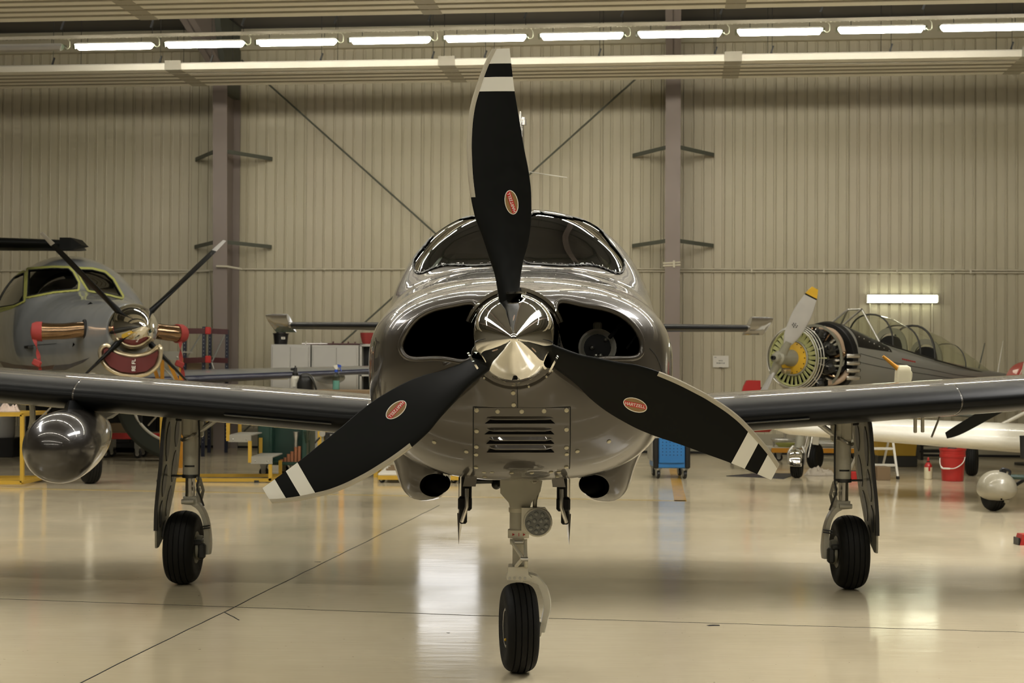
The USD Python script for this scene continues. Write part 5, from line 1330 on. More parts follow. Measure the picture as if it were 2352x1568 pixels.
for k in range(3):
    d0 = (tip - hc) / np.linalg.norm(tip - hc); L = np.linalg.norm(tip - hc)
    ang = math.atan2(d0[2], d0[0]) + k * 2 * PI / 3
    R = []
    for r in np.linspace(.1, L, 20):
        f = r / L
        ch = float(PCH([0, .3, .6, .9, 1], [.07, .11, .125, .10, .06])(f)); tk = float(PCH([0, .3, 1], [.06, .03, .008])(f)); be = math.radians(38 - 20 * f)
        t_ = np.linspace(0, 2 * PI, 18, endpoint=False); a_, b_ = ch / 2 * np.cos(t_), tk / 2 * np.sin(t_)
        t, y = a_ * math.cos(be) - b_ * math.sin(be), a_ * math.sin(be) + b_ * math.cos(be)
        t = t - .05 * math.sin(PI * f) ** 2
        R.append(np.c_[hc[0] + r * math.cos(ang) - t * math.sin(ang), hc[1] + y, hc[2] + r * math.sin(ang) + t * math.cos(ang)])
    obj('propeller_blade', loft(R), M['black'], WT, smooth=50)
fc = P(2287, 1128, 13.45)
R = []
for u in np.linspace(-1, 1, 30):
    k = math.sqrt(max(0, 1 - u * u)) if u < 0 else max(.05, 1 - u ** 1.6)
    t = np.linspace(0, 2 * PI, 40, endpoint=False)
    R.append(np.c_[fc[0] + .175 * k * np.cos(t) + (.10 * (u + .2) if u > 0 else 0), np.full(40, fc[1] + (.24 * u if u < 0 else .62 * u)), fc[2] + .02 + .168 * k * np.sin(t) * np.where(np.sin(t) < 0, .62, 1)])
fp = obj('wheel_fairing', loft(R), M['wheelpant'], WT, smooth=60)
wheel('nose_tyre', A([P(2281, 1150, 13.5)[0], fc[1] + .04, .149]), .15, .14, 10, fp, 1, .05)
obj('fairing_bracket', [box(P(2322, 1128, 13.4), (.07, .08, .06), bev=.01), box(P(2312, 1150, 13.35), (.05, .05, .04), bev=.01)], M['wheelpant'], fp, kind='stuff')
for px, py in ((2307, 1122), (2318, 1119), (2300, 1146), (2304, 1151)): obj('fairing_hole', ball(P(px, py, 13.27), .008, 1), M['void'], fp)
obj('nose_leg', tube([P(2318, 1122, 13.4), P(2372, 1090, 13.5), hc + A([0, .8, -.3])], .018, 8), M['blackmetal'], WT)
obj('exhaust_pipe', tube([P(2349, 1000, 13.4), P(2351, 1052, 13.4)], .028, 12), M['blackmetal'], WT)
mg = G(2228, 1092); ml_ = (np.c_[(mg - hc)[0] * math.cos(-WYAW) - (mg - hc)[1] * math.sin(-WYAW), (mg - hc)[0] * math.sin(-WYAW) + (mg - hc)[1] * math.cos(-WYAW)])[0]
for s in (1, -1):
    q = wrot(A([[ml_[0] * s, ml_[1], 0]]))[0]
    l_ = obj('main_leg', tube([wrot(A([[ml_[0] * s * .3, ml_[1] - .1, -.2]]))[0], A([q[0] - .035 * s, q[1], .40]), A([q[0] - .035 * s, q[1], .19])], .022, 8), M['whitegloss'], WT)
    wheel('main_tyre', A([q[0] + .02, q[1], .184]), .185, .13, -23, l_, 1, .07)
    obj('brake_unit', box(A([q[0] - .03, q[1] - .06, .2]), (.06, .08, .14), bev=.015), M['blackmetal'], l_)
tb = thing('tow_bar', 'green steel tow bar clamped to the cream nose-wheel fairing', 'tow bar', P(2352, 1097, 13.4))
obj('bar', tube([P(2308, 1094, 13.4), P(2480, 1100, 13.3)], .022, 8), M['green'], tb)
obj('bar_clamp', [box(P(2303, 1084, 13.4), (.05, .06, .05), ry=15, bev=.008), tube(curve([P(2297, 1086, 13.38), P(2303, 1076, 13.38), P(2320, 1083, 13.38), P(2318, 1090, 13.38)], 10), .012, 6)], M['blackmetal'], tb)
obj('bar_handle', tube([P(2480, 1100, 13.3), A([*P(2560, 1100, 13.2)[:2], .02])], .02, 8), M['green'], tb)
# ================================================================== workshop things
def pbox(x0, y0, x1, y1, Y, depth, bev=0.0):
    "a box whose front face spans two pixels at distance Y"
    a, b = P(x0, y0, Y), P(x1, y1, Y)
    c = (a + b) / 2
    return box((c[0], Y + depth / 2, c[2]), (abs(b[0] - a[0]), depth, abs(a[2] - b[2])), bev=bev)
def bar(a, b, s=.04, bev=0):
    "a square bar between two points"
    a, b = A(a, float), A(b, float); x, y, d = frame_of(b - a)
    return loft([[p + x * i * s / 2 + y * j * s / 2 for i, j in ((-1, -1), (1, -1), (1, 1), (-1, 1))] for p in (a, b)])
def fl(p): return A([p[0], p[1], 0.0])
def castor(px_, x, y, r, parent, m=None, yaw=0, plate=.02):
    "a swivel castor standing on the floor"
    a = math.radians(yaw); d = A([math.cos(a), math.sin(a), 0]); f = A([-d[1], d[0], 0])
    k = obj('castor_fork', [hull([A([x, y, 0]) + d * s * .024 + f * q + A([0, 0, z]) for q, z in ((-.02, r * .8), (.02, r * .8), (-.035, r * 2 + .012), (.035, r * 2 + .012)) for s in (.8, 1.0)]) for s_ in (1,)] + [hull([A([x, y, 0]) + d * s * .024 + f * q + A([0, 0, z]) for q, z in ((-.02, r * .8), (.02, r * .8), (-.035, r * 2 + .012), (.035, r * 2 + .012)) for s in (-.8, -1.0)]), box((x, y, r * 2 + .012 + plate / 2), (.07, .07, plate), rz=yaw)], m or M['galv'], parent, kind='stuff', smooth=20)
    obj('castor_wheel', lathe([(-.016, .0), (-.016, r - .006), (-.010, r), (.010, r), (.016, r - .006), (.016, .0)][1:-1], (x, y, r), d, 24), M['blackmetal'], k)
    obj('castor_hub', lathe([(-.019, .001), (-.019, r * .5), (.019, r * .5), (.019, .001)], (x, y, r), d, 16), M['bare'], k)

# blue workshop trolley
Y0 = 17.15
a, b = P(1501, 1075, Y0), P(1585, 1075, Y0)
cx, w = (a[0] + b[0]) / 2, b[0] - a[0]
z0, z1, dp = a[2] + .0, .90, .62
bt = thing('tool_trolley', 'blue and black tool trolley on castors, perforated panel facing us, under the right wing', 'tool trolley', (cx, Y0 + .3, 0))
obj('body', box((cx, Y0 + dp / 2, (z0 + z1) / 2), (w - .02, dp - .02, z1 - z0), bev=.01), M['blue'], bt)
for s in (-1, 1): obj('corner_post', box((cx + s * (w / 2 - .028), Y0 + .02, (z0 + z1) / 2 + .001), (.060, .05, z1 - z0 + .006), bev=.012), M['blackmetal'], bt)
fp_ = obj('perforated_panel', box((cx, Y0 - .002, (z0 + .055 + z1) / 2), (w - .13, .012, z1 - z0 - .07)), M['blue'], bt, smooth=False)
pp = []
for i in range(6):
    for j in range(16):
        pp.append(cyl((cx - .105 + i * .042, Y0 - .009, z0 + .15 + j * .036), (cx - .105 + i * .042, Y0 - .005, z0 + .15 + j * .036), .0055, n=8))
obj('perforation', pp, M['seam'], fp_, smooth=False, kind='stuff')
obj('top_tray', box((cx, Y0 + dp / 2, z1 + .015), (w, dp, .03), bev=.01), M['blackmetal'], bt)
obj('side_handle', tube([(cx - w / 2 - .005, Y0 + .1, .82), (cx - w / 2 - .05, Y0 + .1, .82), (cx - w / 2 - .05, Y0 + .5, .82), (cx - w / 2 - .005, Y0 + .5, .82)], .012, 8), M['blackmetal'], bt)
obj('side_panel', box((cx - w / 2 - .012, Y0 + dp / 2, .55), (.012, dp - .08, .70)), M['bare'], bt, smooth=False)
for s, yy in ((-1, .06), (1, .06), (-1, dp - .06), (1, dp - .06)): castor(0, cx + s * (w / 2 - .055), Y0 + yy, .046, bt, yaw=12, plate=max(.004, z0 - .104))

# yellow access steps
fs = thing('access_steps', 'yellow welded access steps with grey treads, left of the green trolley', 'access steps', fl(P(490, 1100, 16.6)))
YF, YB = 16.25, 16.95
def pz(px, py, Y): return P(px, py, Y)
def both(a, b, s=.035, nm='frame_bar'):
    for Y in (YF, YB):
        k = YF
        pa, pb = P(*a, k), P(*b, k)
        pa[1] = pb[1] = Y
        obj(nm, bar(pa, pb, s), M['yellow'], fs, smooth=False)
both((621, 1066), (621, 1103.5)); both((574, 1012), (574, 1062)); both((524, 960), (524, 1012)); both((372, 930), (372, 1103)); both((372, 1102), (624, 1102)); both((476, 930), (476, 968))
for i, (x0, x1, y0, y1, xb) in enumerate(((576, 626, 1048, 1065, 0), (525, 577, 998, 1015, 0), (476, 527, 950, 966, 0))):
    a, b = P(x0, y0, YF), P(x1, y1, YF)
    t_ = obj('tread', [box(((a[0] + b[0]) / 2, (YF + YB) / 2, a[2] - .006), (b[0] - a[0], YB - YF, .012)), box(((a[0] + b[0]) / 2, YF - .008, (a[2] + b[2]) / 2), (b[0] - a[0], .014, a[2] - b[2]))], M['treadgrey'], fs, smooth=False, kind='stuff')
    for x in (a[0] + .05, b[0] - .05): obj('tread_bolt', ball((x, YF - .017, b[2] + .03), .009, 1), M['bare'], t_)
for px in (372, 621):
    p = P(px, 1102, YF); obj('cross_bar', bar(p, (p[0], YB, p[2]), .035), M['yellow'], fs, smooth=False)
a = P(372, 930, YF); obj('platform', box((a[0] + .25, (YF + YB) / 2, P(0, 902, YF)[2]), (.56, YB - YF, .03)), M['treadgrey'], fs, smooth=False)
for px in (366, 590): obj('foot', [box(fl(P(px, 1102, YF)) + A([0, 0, .012]), (.05, .05, .024))], M['darkmetal'], fs, smooth=False)

# dark green trolley with brown tubes
Y1 = 17.0
gt = thing('green_trolley', 'dark green workshop trolley on castors carrying brown tubes, behind the lower left blade', 'trolley', fl(P(650, 1090, Y1 + .3)))
a, b = P(614, 1068, Y1), P(704, 1068, Y1)
zt = .94
obj('cabinet', box(((a[0] + b[0]) / 2, Y1 + .5, (a[2] + .03 + zt) / 2), (b[0] - a[0], .5, zt - a[2] - .03), bev=.01), M['green'], gt)
for x in (a[0] + .02, b[0] - .03): obj('upright', box((x, Y1 + .12, (a[2] + zt) / 2), (.05, .20, zt - a[2]), bev=.006), M['green'], gt)
obj('base_shelf', box(((a[0] + b[0]) / 2, Y1 + .37, a[2] + .02), (b[0] - a[0], .78, .035), bev=.006), M['green'], gt)
c_, d_ = P(588, 1045, Y1 - .1), P(616, 985, Y1 - .1)
obj('side_bin', box(((c_[0] + d_[0]) / 2, Y1 + .25, (c_[2] + .9) / 2), (d_[0] - c_[0], .5, .9 - c_[2]), bev=.01), M['green'], gt)
for px, yy in ((603, .1), (634, .62), (669, .1), (700, .62)): castor(0, P(px, 1080, Y1)[0], Y1 + yy, .055, gt, yaw=25 if px > 650 else 80, plate=.03)
obj('steel_funnel', lathe([(0, .022), (.12, .024), (.20, .036), (.205, .038), (.205, .034)], A([P(677, 1030, Y1)[0], Y1 + .1, P(0, 1030, Y1)[2]]), (0, 0, 1), 20), M['bare'], gt)
obj('clear_bag', hull([A([P(x, y, Y1 - .02)[0], Y1 - .02 + q, P(x, y, Y1)[2]]) for x, y in ((696, 990), (711, 990), (709, 1015), (701, 1018)) for q in (0, .03)]), M['clearplastic'], gt, smooth=False)
words_ = ('shortest', 'second shortest', 'third shortest', 'middle-height', 'tallest', 'outermost tall')
for i, (px, top) in enumerate(((647, 1054), (654.5, 1050), (662.5, 1042), (670.5, 1036), (679, 1026), (687.5, 1024))):
    p, q = P(px, 1066, Y1 + .05), P(px, top, Y1 + .05)
    tb_ = thing('brown_tube', f'{words_[i]} of the brown tubes standing on the green trolley\'s shelf', 'tube', (p[0], p[1], a[2] + .038), group='brown tubes on the green trolley')
    obj('tube_body', lathe([(0, .017), (0, .0185), (q[2] - a[2] - .04, .0185), (q[2] - a[2] - .04, .014), (q[2] - a[2] - .08, .013)], (p[0], p[1], a[2] + .038), (0, 0, 1), 16), M['copper'], tb_)
    obj('tube_mouth', lathe([(0, .001), (0, .0145)], (p[0], p[1], q[2] - .012), (0, 0, 1), 14) if False else cyl((p[0], p[1], q[2] - .02), (p[0], p[1], q[2] - .006), .0142), M['seam'], tb_)

# bottles and bag on the trolley and the bench beside it
sb = thing('pump_bottle', 'white bottle with a black pump head standing on the green trolley', 'bottle', (P(678, 885, Y1)[0], Y1 + .45, zt))
x, y = P(678, 885, Y1 + .45)[0], Y1 + .45
obj('bottle_body', lathe([(0, .04), (.01, .049), (.155, .049), (.185, .042), (.20, .022)], (x, y, zt + .0), (0, 0, 1), 24), M['offwhite'], sb, smooth=40)
obj('pump_head', [lathe([(0, .034), (.03, .034), (.05, .022), (.09, .02), (.10, .008), (.115, .008)], (x, y, zt + .195), (0, 0, 1), 18), box((x - .02, y, zt + .27), (.07, .025, .03), bev=.008)], M['blackmetal'], sb, kind='stuff')
obj('bottle_print', [box((x + dx, y - .049, zt + dz - .04), (w_, .004, .005)) for dx, dz, w_ in ((-.005, .105, .035), (-.008, .085, .02), (.002, .075, .03), (-.004, .065, .015))], M['ink'], sb, smooth=False, kind='stuff')
sb.origin
bg = thing('black_bag', 'black tool bag slumped beside the pump bottle on the green trolley', 'bag', (P(706, 885, Y1 + .4)[0], Y1 + .4, zt))
x, y = P(704, 885, Y1 + .4)[0], Y1 + .35
m = ball((0, 0, 0), 1, 3); v = np.array(m.vertices); v = v * [.085, .10, .14]; v += meshkit.noise(v * 14, 3)[:, None] * .02 * np.sign(v); v[:, 2] = np.maximum(v[:, 2], -.08)
obj('bag_body', trimesh.Trimesh(v + [x, y, zt + .082], m.faces, process=False), M['blackmetal'], bg, smooth=50)
obj('bag_strap', tube(curve([(x + .05, y - .08, zt + .19), (x + .09, y - .10, zt + .15), (x + .12, y - .09, zt + .07), (x + .13, y - .05, zt + .02)], 12), .012, 6), M['darkmetal'], bg)
wb_ = thing('workbench', 'workbench with yellow legs behind the lower left blade', 'workbench', fl(P(775, 1090, 17.2)))
x0, x1 = P(722, 900, 17.0)[0], P(870, 900, 17.0)[0]
obj('worktop', box(((x0 + x1) / 2, 17.35, .955), (x1 - x0, .6, .05), bev=.008), M['carton'], wb_)
for x in (P(732, 1000, 17.0)[0], P(862, 1000, 17.0)[0]):
    for y in (17.1, 17.6): obj('leg', box((x, y, .465), (.045, .045, .93)), M['yellow'], wb_, smooth=False)
obj('leg', box((P(783, 1000, 17.0)[0], 17.1, .465), (.055, .045, .93)), M['orange'], wb_, smooth=False)
obj('lower_shelf', box(((x0 + x1) / 2, 17.35, .16), (x1 - x0 - .02, .5, .05)), M['green'], wb_, smooth=False)
sp_ = thing('trigger_spray', 'clear spray bottle of teal liquid with a blue and white trigger, on the workbench', 'spray bottle', (P(772, 890, 17.2)[0], 17.2, .98))
x, y, z = P(772, 890, 17.2)[0], 17.2, .98
obj('bottle_body', lathe([(.0, .035), (.008, .041), (.15, .041), (.18, .032), (.205, .014), (.215, .014)], (x, y, z), (0, 0, 1), 24), M['clearplastic'], sp_, smooth=40)
obj('liquid', lathe([(.004, .036), (.01, .0385), (.105, .0385)], (x, y, z), (0, 0, 1), 20), M['teal'], sp_)
obj('collar', cyl((x, y, z + .20), (x, y, z + .23), .019), M['spray'], sp_)
obj('trigger_head', hull([(x + dx, y + dy, z + dz) for dx, dz in ((-.03, .262), (-.03, .275), (.015, .285), (.02, .25), (-.005, .23), (.012, .23)) for dy in (-.014, .014)]), M['offwhite'], sp_)
obj('trigger', [hull([(x + dx, y + dy, z + dz) for dx, dz in ((.012, .29), (.05, .282), (.062, .26), (.02, .252)) for dy in (-.015, .015)]), tube([(x + .04, y, z + .262), (x + .048, y, z + .235), (x + .06, y, z + .212)], .006, 6)], M['spray'], sp_, kind='stuff')
st_ = thing('gauge_stand', 'black hand pump with a round dial on a grey stand beside the yellow bench leg', 'hand pump', fl(P(741, 1090, 16.7)))
o = P(741, 996, 16.7)
obj('stand_pole', [cyl((o[0], 16.7, .02), (o[0], 16.7, P(0, 1030, 16.7)[2]), .024), cyl((o[0], 16.7, P(0, 1031, 16.7)[2]), (o[0], 16.7, o[2]), .012), cyl((o[0], 16.7, 0), (o[0], 16.7, .02), .14)], M['enggrey'], st_, kind='stuff')
g1 = obj('dial', lathe([(0, .001), (0, .032), (.02, .036), (.03, .03)], o + A([0, -.03, 0]), (0, 1, 0), 20), M['bare'], st_)
obj('pump_body', [box(o + A([.05, 0, -.03]), (.06, .05, .09), bev=.01), hull([o + A([dx, dy, dz]) for dx, dz in ((.035, -.03), (.075, -.03), (.06, -.10), (.085, -.10)) for dy in (-.02, .02)]), tube([o + A([.0, 0, .01]), o + A([.11, 0, .005]), o + A([.145, 0, .0])], .010, 8), tube([o + A([-.03, 0, -.04]), o + A([-.085, 0, -.10])], .010, 8)], M['blackmetal'], st_, kind='stuff')

# low yellow dolly under the belly
dl = thing('low_dolly', 'low yellow dolly with a white platform and castors, beyond the lower left blade', 'dolly', fl(P(930, 1105, 16.4)))
a, b = P(868, 1101, 16.3), P(1060, 1093, 16.3)
obj('side_rail', box(((a[0] + b[0]) / 2, 16.3, (a[2] + b[2]) / 2), (b[0] - a[0], .04, b[2] - a[2])), M['yellow'], dl, smooth=False)
obj('side_rail', box(((a[0] + b[0]) / 2, 17.5, (a[2] + b[2]) / 2), (b[0] - a[0], .04, b[2] - a[2])), M['yellow'], dl, smooth=False)
for k in range(5): obj('platform_board', box(((a[0] + b[0]) / 2, 16.42 + k * .245, b[2] + .012 + .002 * (k % 2)), (b[0] - a[0], .235, .024), bev=.004), M['offwhite'], dl, smooth=False)
for k in range(3): obj('cross_batten', box(((a[0] + b[0]) / 2 - .05, 16.75 + k * .3, b[2] + .035), (b[0] - a[0] - .2, .03, .025)), M['carton'], dl, smooth=False)
for x in (a[0] + .04, b[0] - .08):
    for y in (16.36, 17.4): castor(0, x, y, .035, dl, yaw=60, plate=.01)

# yellow frame at the left edge, with what it carries
fr_ = thing('tubular_stand', 'yellow square-tube frame stand at the left edge of the picture', 'stand', fl(P(0, 1110, 15.6)))
q = [P(-150, 952, 15.5), P(51, 952, 15.5), P(51, 1108, 15.5), P(-150, 1108, 15.5)]
for i in range(4):
    obj('frame_tube', bar(q[i] + (A([-.02, 0, 0]) if 0 else 0), q[(i + 1) % 4], .036), M['yellow'], fr_, smooth=False)
    d = A([0, .75, 0]); obj('frame_tube', bar(q[i] + d, q[(i + 1) % 4] + d, .036), M['yellow'], fr_, smooth=False)
    obj('frame_tube', bar(q[i], q[i] + d, .034), M['yellow'], fr_, smooth=False)
obj('top_sheet', box(((q[0][0] + q[1][0]) / 2, 15.87, q[0][2] + .022), (q[1][0] - q[0][0] + .03, .78, .008)), M['yellow'], fr_, smooth=False)
obj('diagonal', bar(q[3] + A([0, .02, 0]), q[2] + A([0, .70, 0]), .03), M['yellow'], fr_, smooth=False)
def crumple(name, label, cat, c, size, seed, m, amp=.45, drape=0):
    n = 34
    g = np.linspace(-1, 1, n); X, Y_ = np.meshgrid(g, g)
    r = np.sqrt(X ** 2 + Y_ ** 2)
    pts = np.stack([X, Y_, np.zeros_like(X)], -1)
    h = meshkit.fbm(pts * 2.4 + seed, 4, seed); h2 = meshkit.noise(pts * 4 + 9, seed + 3)
    edge_ = 1 - .25 * meshkit.noise(np.stack([np.arctan2(Y_, X), r * 0, r * 0], -1) * 2 + 3, seed)
    k = np.clip((edge_ - r) * 3, 0, 1)
    Z = size[2] * (h * (1 - amp) + abs(h2 - .5) * 2 * amp) * k
    sc = np.where(r > 0, np.minimum(1, edge_ / np.maximum(r, 1e-6)), 1)
    V = np.stack([c[0] + size[0] * X * sc, c[1] + size[1] * Y_ * sc, c[2] + .004 + Z], -1).reshape(-1, 3)
    W_ = V.copy(); W_[:, 2] = np.maximum(V[:, 2] - .008, c[2])
    F = []
    for i in range(n - 1):
        for j in range(n - 1):
            p = i * n + j; F += [[p, p + 1, p + n + 1], [p, p + n + 1, p + n]]
    F = A(F); k = n * n
    m_ = trimesh.Trimesh(np.vstack([V, W_]), np.vstack([F, F[:, ::-1] + k]), process=False)
    return single(name, m_, m, label, cat, smooth=50, at=(c[0], c[1], c[2]))
p = P(22, 945, 15.75)
crumple('rag', 'crumpled pink and white rag on top of the yellow frame', 'rag', (p[0], 15.75, q[0][2] + .027), (.14, .10, .13), 5, M['pinkrag'])
dr_ = thing('grey_drum', 'grey plastic drum behind the yellow frame at the left edge', 'drum', fl(P(0, 1040, 20.6)))
p, r_ = P(2, 1000, 20.6), .18
obj('plinth_box', box((p[0], 20.6, .13), (.5, .5, .26), bev=.01), M['blackmetal'], dr_)
obj('drum_body', lathe([(0, .17), (.03, .185), (.2, .187), (.22, .192), (.24, .187), (.55, .185), (.6, .17), (.61, .10)], (p[0], 20.6, .26), (0, 0, 1), 30), M['drum'], dr_, smooth=30)
tc2 = thing('dark_cabinet_row', 'long black workbench cabinet along the rear wall behind the left landing gear', 'cabinet', fl(P(300, 1038, 21.7)))
x0, x1 = P(56, 950, 21.6)[0], P(418, 950, 21.6)[0]
obj('carcass', box(((x0 + x1) / 2, 22.0, .50), (x1 - x0, .7, .86), bev=.01), M['blackmetal'], tc2)
for k in range(6):
    xx = x0 + (x1 - x0) * (k + .5) / 6
    d_ = obj('door', box((xx, 21.64, .52), ((x1 - x0) / 6 - .02, .025, .76), bev=.006), M['blackmetal'], tc2)
    obj('door_handle', box((xx + .16, 21.615, .72), (.10, .02, .02), bev=.004), M['darkmetal'], d_)
obj('worktop', box(((x0 + x1) / 2, 21.98, .955), (x1 - x0 + .04, .78, .04), bev=.006), M['darkmetal'], tc2)
obj('kick_board', box(((x0 + x1) / 2, 22.02, .035), (x1 - x0, .6, .07)), M['void'], tc2, smooth=False)
rt = thing('red_trolley', 'low flat trolley with a red front edge before the black workbench', 'trolley', fl(P(310, 1035, 20.5)))
a, b = P(222, 1008, 20.3), P(404, 995, 20.3)
obj('red_edge', box(((a[0] + b[0]) / 2, 20.3, (a[2] + b[2]) / 2), (b[0] - a[0], .04, b[2] - a[2]), bev=.008), M['red'], rt)
obj('deck', box(((a[0] + b[0]) / 2, 20.56, b[2] - .015), (b[0] - a[0], .48, .03)), M['carton'], rt, smooth=False)
for x in (a[0] + .1, (a[0] + b[0]) / 2, b[0] - .1):
    for y in (20.4, 20.72): castor(0, x, y, .06, rt, yaw=70, plate=max(.004, a[2] - .13))
ob = single('carton', pbox(252, 972, 288, 993, 20.48, .26, .004), M['carton'], 'olive brown carton on the red-edged trolley', 'carton')
jg = thing('clear_jug', 'translucent plastic jug at the right end of the red-edged trolley', 'jug', A([P(393, 995, 20.6)[0], 20.6, b[2]]))
x = P(393, 990, 20.6)[0]
obj('jug_body', lathe([(0, .06), (.01, .066), (.12, .066), (.17, .04), (.18, .02), (.2, .02)], (x, 20.6, b[2] + .0), (0, 0, 1), 20), M['drum'], jg, smooth=40)
obj('jug_cap', cyl((x, 20.6, b[2] + .2), (x, 20.6, b[2] + .225), .024), M['offwhite'], jg)
# half ring of cowling
hp = thing('cowling_half', 'dark curved engine cowling half with a pale inner lip, leaning behind the left landing gear', 'cowling', fl(P(415, 1049, 19.8)))
cr = A([P(412, 900, 19.75)[0], 19.75, .862]); Rr = .86
aa = np.linspace(math.radians(176), math.radians(276), 40)
sec_ = ([(Rr - .25, -.05), (Rr - .16, -.05), (Rr - .06, -.02), (Rr - .01, .04), (Rr, .12), (Rr - .01, .34)], [(Rr - .25, -.035), (Rr - .16, -.035), (Rr - .07, -.005), (Rr - .025, .05), (Rr - .015, .12), (Rr - .025, .34)])
obj('shell', skin([[(cr[0] + r * math.cos(t), cr[1] + y, cr[2] + r * math.sin(t)) for r, y in sec_[0]] for t in aa], [[(cr[0] + r * math.cos(t), cr[1] + y, cr[2] + r * math.sin(t)) for r, y in sec_[1]] for t in aa]), M['greycomp'], hp, smooth=30)
obj('inner_lip', tube([(cr[0] + (Rr - .25) * math.cos(t), cr[1] - .06, cr[2] + (Rr - .25) * math.sin(t)) for t in aa], .018, 8), M['offwhite'], hp)
obj('brace_tube', tube([P(340, 977, 19.6), P(360, 955, 19.6)], .012, 8), M['steel'], hp)
obj('latch', [box(P(322, 960, 19.7), (.05, .05, .14), bev=.01)], M['blackmetal'], hp)

# pallet rack
rk = thing('pallet_rack', 'dark blue pallet rack with brown beams against the wall left of the tapered column', 'rack', fl(P(475, 1040, 21.2)))
YR = (20.9, 22.0)
for px, top, Y in ((425, 750, 20.9), (469, 750, 20.9), (483, 752, 21.9), (522, 757, 21.9)):
    p = P(px, top, Y); u_ = obj('upright', box((p[0], Y, p[2] / 2), (.045, .05, p[2])), M['bluedark'], rk, smooth=False)
    obj('upright_holes', [box((p[0], Y - .026, z), (.009, .004, .012)) for z in np.arange(.2, p[2] - .02, .052)], M['galv'], u_, smooth=False, kind='stuff')
def beam(a, b, s, m, nm='beam'): obj(nm, loft([[A(p) + A([0, dy, dz]) for dy, dz in ((-.02, -s / 2), (.02, -s / 2), (.02, s / 2), (-.02, s / 2))] for p in (a, b)]), m, rk, smooth=False)
for y in (760, 826):
    beam(P(421, y + (0 if y < 800 else 2), 20.88), P(472, y, 20.88), .075, M['maroon'])
    beam(P(480, y, 21.88), P(524, y + 2, 21.88), .075, M['maroon'])
    c = P(478, y - 1, 20.87); obj('beam_connector', box(c, (.075, .06, .10), bev=.01), M['red'], rk)
for a, b in (((466, 761), (425, 828)), ((516, 768), (487, 830)), ((424, 832), (440, 865)), ((486, 832), (494, 858))):
    obj('diagonal', tube([P(*a, 21.5), P(*b, 21.5)], .012, 6), M['galv'], rk)
single('carton', pbox(428, 833, 463, 860, 21.0, .5, .004), M['carton'], 'brown carton on the pallet rack\'s lower level', 'carton')
ns = thing('no_smoking_sign', 'small white no-smoking sign on the wall behind the pallet rack', 'sign', onwall(514, 813, .03))
o = onwall(514, 813, .035)
obj('plate', box(o, (.085, .006, .125), rz=RDEG), M['decalwhite'], ns, smooth=False)
obj('red_ring', [tube([o + RN * .006 + RU * .034 * math.cos(t) + A([0, 0, .012 + .034 * math.sin(t)]) for t in np.linspace(0, 2 * PI, 28, endpoint=False)], .0045, 6, closed=True), tube([o + RN * .007 + RU * .024 * s + A([0, 0, .012 - .024 * s]) for s in (-1, 1)], .0035, 6)], M['redmark'], ns, kind='stuff')
obj('cigarette', box(o + RN * .005 + A([0, 0, .008]), (.04, .004, .008), rz=RDEG, ry=20), M['ink'], ns, smooth=False)

# orange work stand
os_ = thing('orange_stand', 'orange work stand with a grey top plate behind the polished spinner', 'work stand', fl(P(390, 1080, 18.6)))
a, b = P(366, 826, 18.5), P(420, 808, 18.5)
obj('top_plate', [box(((a[0] + b[0]) / 2, 18.5, (a[2] + b[2]) / 2), (b[0] - a[0], .012, b[2] - a[2])), box(((a[0] + b[0]) / 2, 18.8, b[2]), (b[0] - a[0], .6, .014))], M['treadgrey'], os_, smooth=False, kind='stuff')
obj('plate_bolt', ball(P(407, 820, 18.49), .012, 2), M['bare'], os_)
for px, px2, Y in ((373, 372, 18.52), (416, 416, 18.52), (373, 372, 19.05), (416, 416, 19.05)):
    t_, f_ = P(px, 822, Y), fl(P(px2, 1000, Y)); obj('leg', bar(f_, t_, .04), M['orange'], os_, smooth=False)
obj('brace', bar(P(385, 826, 18.56), P(409, 878, 18.56), .04), M['orange'], os_, smooth=False)
obj('brace', bar(P(356, 850, 18.6), P(366, 880, 18.6), .04), M['orange'], os_, smooth=False)
obj('stay_tube', tube([P(364, 833, 18.9), P(402, 872, 18.9)], .012, 8), M['offwhite'], os_)

# cabinets and what lies on them
def cabinet(x0, x1, y0, label, split):
    Y = 22.38
    a, b = P(x0, y0, Y), P(x1, y0, Y)
    t = thing('metal_cabinet', label, 'cabinet', ((a[0] + b[0]) / 2, Y + .2, 0), group='pale cabinets by the wall')
    obj('carcass', box(((a[0] + b[0]) / 2, Y + .15, a[2] / 2), (b[0] - a[0] - .004, .28, a[2]), bev=.004), M['cabinet'], t, smooth=False)
    s = P(split, y0, Y)[0]
    for p, q, hx in ((a[0] + .028, s - .002, s - .03), (s + .002, b[0] - .028, s + .03)):
        d = obj('door', box(((p + q) / 2, Y - .002, a[2] / 2), (q - p, .022, a[2] - .07), bev=.003), M['cabinet'], t, smooth=False)
        obj('door_handle', box((hx, Y - .02, a[2] * .5), (.012, .02, .12), bev=.003), M['darkmetal'], d)
    return a[2]
zc1 = cabinet(622, 713, 790.5, 'pale grey two-door metal cabinet under the black bucket', 667)
zc2 = cabinet(715.5, 824, 792, 'pale grey two-door metal cabinet under the long brown rods', 773)
sh = thing('open_shelf', 'narrow white open shelf unit beside the cabinets, half hidden by the cowling', 'shelf', fl(P(845, 1040, 22.5)))
a, b = P(827, 793, 22.4), P(868, 793, 22.4)
for x in (a[0] + .01, b[0] - .01): obj('side', box((x, 22.58, a[2] / 2), (.03, .34, a[2])), M['cabinet'], sh, smooth=False)
for z in (.06, .5, .80, 1.12, a[2]): obj('shelf_board', box(((a[0] + b[0]) / 2, 22.58, z), (b[0] - a[0], .34, .025)), M['cabinet'], sh, smooth=False)
